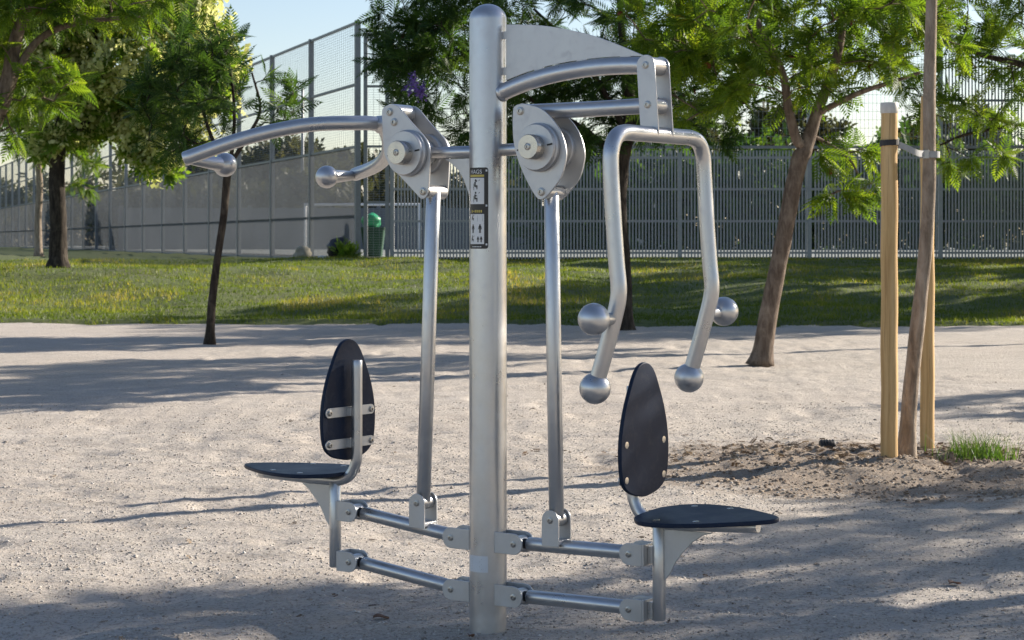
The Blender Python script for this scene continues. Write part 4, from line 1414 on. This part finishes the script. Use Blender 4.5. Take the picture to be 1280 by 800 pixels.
# bin with sack, sack, boulder, white scrap by the corner of the fence
bn = empty('waste_bin', (-3.56, 51.3, .83))
tag(bn, 'dark green bin with a bright green sack bulging on top', 'bin')
def loft(name, rings, mat, parent, smooth=True):
    n = len(rings[0]); V = []; F = []
    for r_ in rings: V += r_
    for i in range(len(rings) - 1):
        for k in range(n):
            F.append((i * n + k, i * n + (k + 1) % n, (i + 1) * n + (k + 1) % n, (i + 1) * n + k))
    F.append(tuple(range(n - 1, -1, -1))); F.append(tuple((len(rings) - 1) * n + k for k in range(n)))
    return auto_smooth(pyd(name, V, F, mat, parent), 45)
def rrect(hx, hy, z, r=.06, n=4):
    out = []
    for cx, cy, a0 in ((hx - r, hy - r, 0), (-hx + r, hy - r, 90), (-hx + r, -hy + r, 180), (hx - r, -hy + r, 270)):
        for k in range(n + 1):
            a = R(a0 + 90 * k / n)
            out.append((cx + r * math.cos(a), cy + r * math.sin(a), z))
    return out
loft('bin_body', [rrect(.22, .26, 0), rrect(.30, .34, .70)], GREEN_PLASTIC, bn)
loft('bin_rim', [rrect(.33, .37, .70), rrect(.33, .37, .76)], GREEN_PLASTIC, bn)
def lump(name, c, r, mat, parent, seed, squash=(1, 1, 1), amp=.2):
    bm = bmesh.new()
    bmesh.ops.create_icosphere(bm, subdivisions=3, radius=1)
    for v in bm.verts:
        q = v.co
        h = vnoise(np.array([q.x * 2.1 + seed + 5 * q.z]), np.array([q.y * 2.1 + 3 * q.z]), seed)[0] - .5
        v.co = Vector((q.x * squash[0], q.y * squash[1], q.z * squash[2])) * r * (1 + amp * 2 * h) + Vector(c)
    me = bpy.data.meshes.new(name); bm.to_mesh(me); bm.free()
    return mesh_obj(name, me, mat, parent)
lump('sack', (-.05, -.1, .90), .24, BRIGHT_GREEN, bn, 3, (1, 1, .9))
o = lump('black_sack', (0, 0, .26), .36, BLACK_SACK, None, 4, (.9, .8, .85)); o.location = (-4.25, 49.2, lz(-4.25, 49.2)); tag(o, 'slumped black sack leaning by the fence corner', 'sack')
o = lump('boulder', (0, 0, .12), .22, ROCK, None, 6, (1.0, .9, .95)); o.location = (-5.2, 49.6, lz(-5.2, 49.6)); tag(o, 'rounded pale boulder at the foot of the wire fence', 'boulder')
o = lump('paper_scrap', (0, 0, .05), .10, WHITE, None, 7, (1.3, .8, .6), .3); o.location = (-4.65, 49.3, lz(-4.65, 49.3)); tag(o, 'crumpled white paper scrap beside the boulder', 'litter')
rng = np.random.default_rng(77)
P = crown_points(120, [(0, 0, .15, .3, .25, .2)], rng, .2)
o = mesh_obj('weed_bush', scatter_fronds('weed_bush', P, rng.normal(0, 1, P.shape) + np.array([0, 0, .8]), rng.uniform(.1, .22, len(P)), rng, 'broad', LEAF_BROAD, .8), None, None, False)
o.location = (-4.02, 48.7, lz(-4.02, 48.7)); tag(o, 'small green weed bush in front of the black sack', 'bush')

# ------------------------------------------------------------------ grass, pebbles, litter
def blades(name, P, H, W, rng, mat, lean=.5, tint=None):
    n = len(P)
    an = rng.uniform(0, 2 * math.pi, n)
    dx, dy = np.cos(an), np.sin(an)
    ln = rng.uniform(.1, lean, n) * H
    la = rng.uniform(0, 2 * math.pi, n)
    b0 = P + np.stack([dx * W, dy * W, 0 * W], 1)
    b1 = P - np.stack([dx * W, dy * W, 0 * W], 1)
    mid = np.stack([np.cos(la) * ln * .35, np.sin(la) * ln * .35, H * .6], 1)
    tip = P + np.stack([np.cos(la) * ln, np.sin(la) * ln, H], 1)
    m0 = b0 * .3 + P * .7 + mid; m1 = b1 * .3 + P * .7 + mid
    V = np.stack([b0, b1, m0, m1, tip], 1).reshape(-1, 3)
    o = (np.arange(n) * 5)[:, None]
    F = np.concatenate([o + np.array([[0, 1, 3]]), o + np.array([[0, 3, 2]]), o + np.array([[2, 3, 4]])], 0)
    t = tint if tint is not None else rng.uniform(0, 1, n)
    return big_mesh(name, V, F, mat, np.repeat(t, 5))

rng = np.random.default_rng(101)
n = 215000
y = 29.2 + 22 * rng.uniform(0, 1, n) ** 1.25
x = rng.uniform(-1, 1, n) * (y * .36 + 1.2)
keep = y > lawn_edge(x) + rng.uniform(-.15, .30, n) + (vnoise(x * 2.6, y * 0, 71) - .5) * .7
bare = vnoise(x * .55 + 9, y * .4, 72) * .6 + vnoise(x * 2.2, y * 1.5, 73) * .4
keep &= (bare > .34) | (rng.uniform(0, 1, n) < .45)
x, y = x[keep], y[keep]
# the outer lawn on the left runs on past the fence corner
P = np.stack([x, y, lawn_z(x, y) - .01], 1)
patch = np.clip((vnoise(x * .6, y * .45, 51) * .6 + vnoise(x * 2.7, y * 2.0, 52) * .4 - .5) * 1.6 + .5, 0, 1)
H = (.035 + .055 * rng.uniform(0, 1, len(x))) * (.7 + .6 * patch)
W = rng.uniform(.006, .012, len(x))
t = np.clip(patch * .9 + rng.normal(0, .16, len(x)), 0, 1)
g = mesh_obj('lawn_grass', blades('lawn_grass', P, H, W, rng, GRASS, .9, t), None, None, False)
tag(g, 'short mown green grass covering the bank', 'grass', kind='stuff')

# grass tuft by the stakes
n = 420
x = 2.68 + rng.normal(0, .10, n); y = 11.45 + rng.normal(0, .12, n)
P = np.stack([x, y, ground_z(x, y) - .01], 1)
g = mesh_obj('grass_tuft', blades('grass_tuft', P, rng.uniform(.05, .20, n), rng.uniform(.0025, .0055, n), rng, LEAF_DARK, .9, rng.uniform(.2, 1, n)), None, None, False)
tag(g, 'small green grass tuft growing in the soil beside the stakes', 'grass tuft')

# pebbles
ico = bmesh.new(); bmesh.ops.create_icosphere(ico, subdivisions=1, radius=1)
IV = np.array([v.co[:] for v in ico.verts]); IF = np.array([[v.index for v in f.verts] for f in ico.faces]); ico.free()
OV = np.array([(1, 0, 0), (-1, 0, 0), (0, 1, 0), (0, -1, 0), (0, 0, 1), (0, 0, -1)], float)
OF = np.array([(0, 2, 4), (2, 1, 4), (1, 3, 4), (3, 0, 4), (2, 0, 5), (1, 2, 5), (3, 1, 5), (0, 3, 5)])
def pebbles(name, x, y, r, rng, label, TV=OV, TF=OF, mat=None):
    n = len(x)
    P = np.stack([x, y, ground_z(x, y) + r * .15], 1)
    an = rng.uniform(0, 6.28, n)
    sc = rng.uniform(.6, 1.3, (n, 3)) * np.array([1, 1, .65])
    T = TV[None] * (1 + rng.normal(0, .12, (n, len(TV), 1))) * sc[:, None, :] * r[:, None, None]
    c, s = np.cos(an)[:, None], np.sin(an)[:, None]
    X = T[:, :, 0] * c - T[:, :, 1] * s; Y = T[:, :, 0] * s + T[:, :, 1] * c
    V = (np.stack([X, Y, T[:, :, 2]], 2) + P[:, None, :]).reshape(-1, 3)
    F = (TF[None] + (np.arange(n) * len(TV))[:, None, None]).reshape(-1, 3)
    tt = np.repeat(np.clip(rng.beta(2.2, 1.9, n), 0, 1), len(TV))
    o = mesh_obj(name, big_mesh(name, V, F, mat or PEBBLE, tt), None, None, False)
    tag(o, label, 'gravel', kind='stuff')
n = 110000
y = 5.9 + 9.5 * rng.uniform(0, 1, n) ** 1.5
x = rng.uniform(-1, 1, n) * (y * .262 + .4)
cl = vnoise(x * 1.3, y * 1.3, 61)
k = rng.uniform(0, 1, n) < .25 + .9 * cl
r = .0024 + .0052 * rng.uniform(0, 1, n) ** 3.2
big = rng.uniform(0, 1, n) < .006
r = np.where(big, rng.uniform(.007, .014, n), r)
pebbles('gravel_stones', x[k], y[k], r[k], rng, 'loose small stones scattered over the pale gravel')
n = 4200
a = rng.uniform(0, 6.28, n); d = np.sqrt(rng.uniform(0, 1, n))
x = 2.2 + np.cos(a) * d * 1.55; y = 11.0 + np.sin(a) * d * 1.25
pebbles('soil_clods', x, y, .003 + .014 * rng.uniform(0, 1, n) ** 4, rng, 'brown clods and stones of the loose soil round the young tree', IV, IF, CLOD)

# dry leaf litter in the soil round the young tree
n = 900
x = 2.05 + rng.normal(0, .65, n); y = 11.7 + rng.normal(0, .38, n)
P = np.stack([x, y, ground_z(x, y) + .006], 1)
D = rng.normal(0, 1, (n, 3)); D[:, 2] *= .15
g = mesh_obj('leaf_litter', scatter_fronds('leaf_litter', P, D, rng.uniform(.018, .055, n), rng, 'broad', LITTER, .5), None, None, False)
tag(g, 'dry brown leaf litter lying in the soil behind the stakes', 'leaf litter', kind='stuff')

n = 420
y = 6.0 + 14 * rng.uniform(0, 1, n) ** 1.4
x = rng.uniform(-1, 1, n) * (y * .28 + .4)
P = np.stack([x, y, ground_z(x, y) + .004], 1)
D = rng.normal(0, 1, (n, 3)); D[:, 2] *= .1
g = mesh_obj('leaf_fragments', scatter_fronds('leaf_fragments', P, D, rng.uniform(.010, .034, n), rng, 'broad', LITTER, .4), None, None, False)
tag(g, 'tiny dry leaf fragments strewn over the open gravel', 'leaf litter', kind='stuff')

def dry_leaf(x, y, L, W, rz, label):
    V, F = [], []
    for i in range(9):
        t = i / 8
        w = W * math.sin(math.pi * min(.97, max(.04, t))) ** .8
        for j in (-1, -.5, 0, .5, 1):
            V.append((L * (t - .5), w * j, .002 + .006 * j * j + .004 * math.sin(t * 5)))
    for i in range(8):
        for j in range(4):
            F.append((i * 5 + j, i * 5 + j + 1, i * 5 + j + 6, i * 5 + j + 5))
    o = pyd('fallen_leaf', V, F, DRY, None)
    md = o.modifiers.new('thick', 'SOLIDIFY'); md.thickness = .0015
    o.location = (x, y, gz(x, y) + .004); o.rotation_euler = (.05, .04, rz)
    tag(o, label, 'leaf')
dry_leaf(-.44, 6.72, .055, .020, .3, 'curled brown dry leaf on the gravel beside the post foot')
dry_leaf(1.63, 7.37, .050, .030, .6, 'reddish brown dry leaf on the shaded gravel in front of the stakes')
dry_leaf(-.13, 6.33, .03, .012, 1.2, 'tiny dry leaf lying at the foot of the post')

# black irrigation cap
ic = empty('irrigation_cap', (1.90, 12.05, gz(1.9, 12.05) - .028))
tag(ic, 'small ribbed black plastic irrigation cap lying in the soil', 'irrigation cap')
V, F = sweep_vf([(-.045, 0, .035), (.045, .01, .035)], .034, 20, True, .006)
auto_smooth(pyd('cap_body', V, F, RUBBER, ic))
for k in range(5):
    lathe('rib', [(.0345, -.0025), (.037, -.001), (.037, .001), (.0345, .0025)], (-.034 + .017 * k, .001 + .0023 * k, .035), (1, .11, 0), RUBBER, ic, 20)
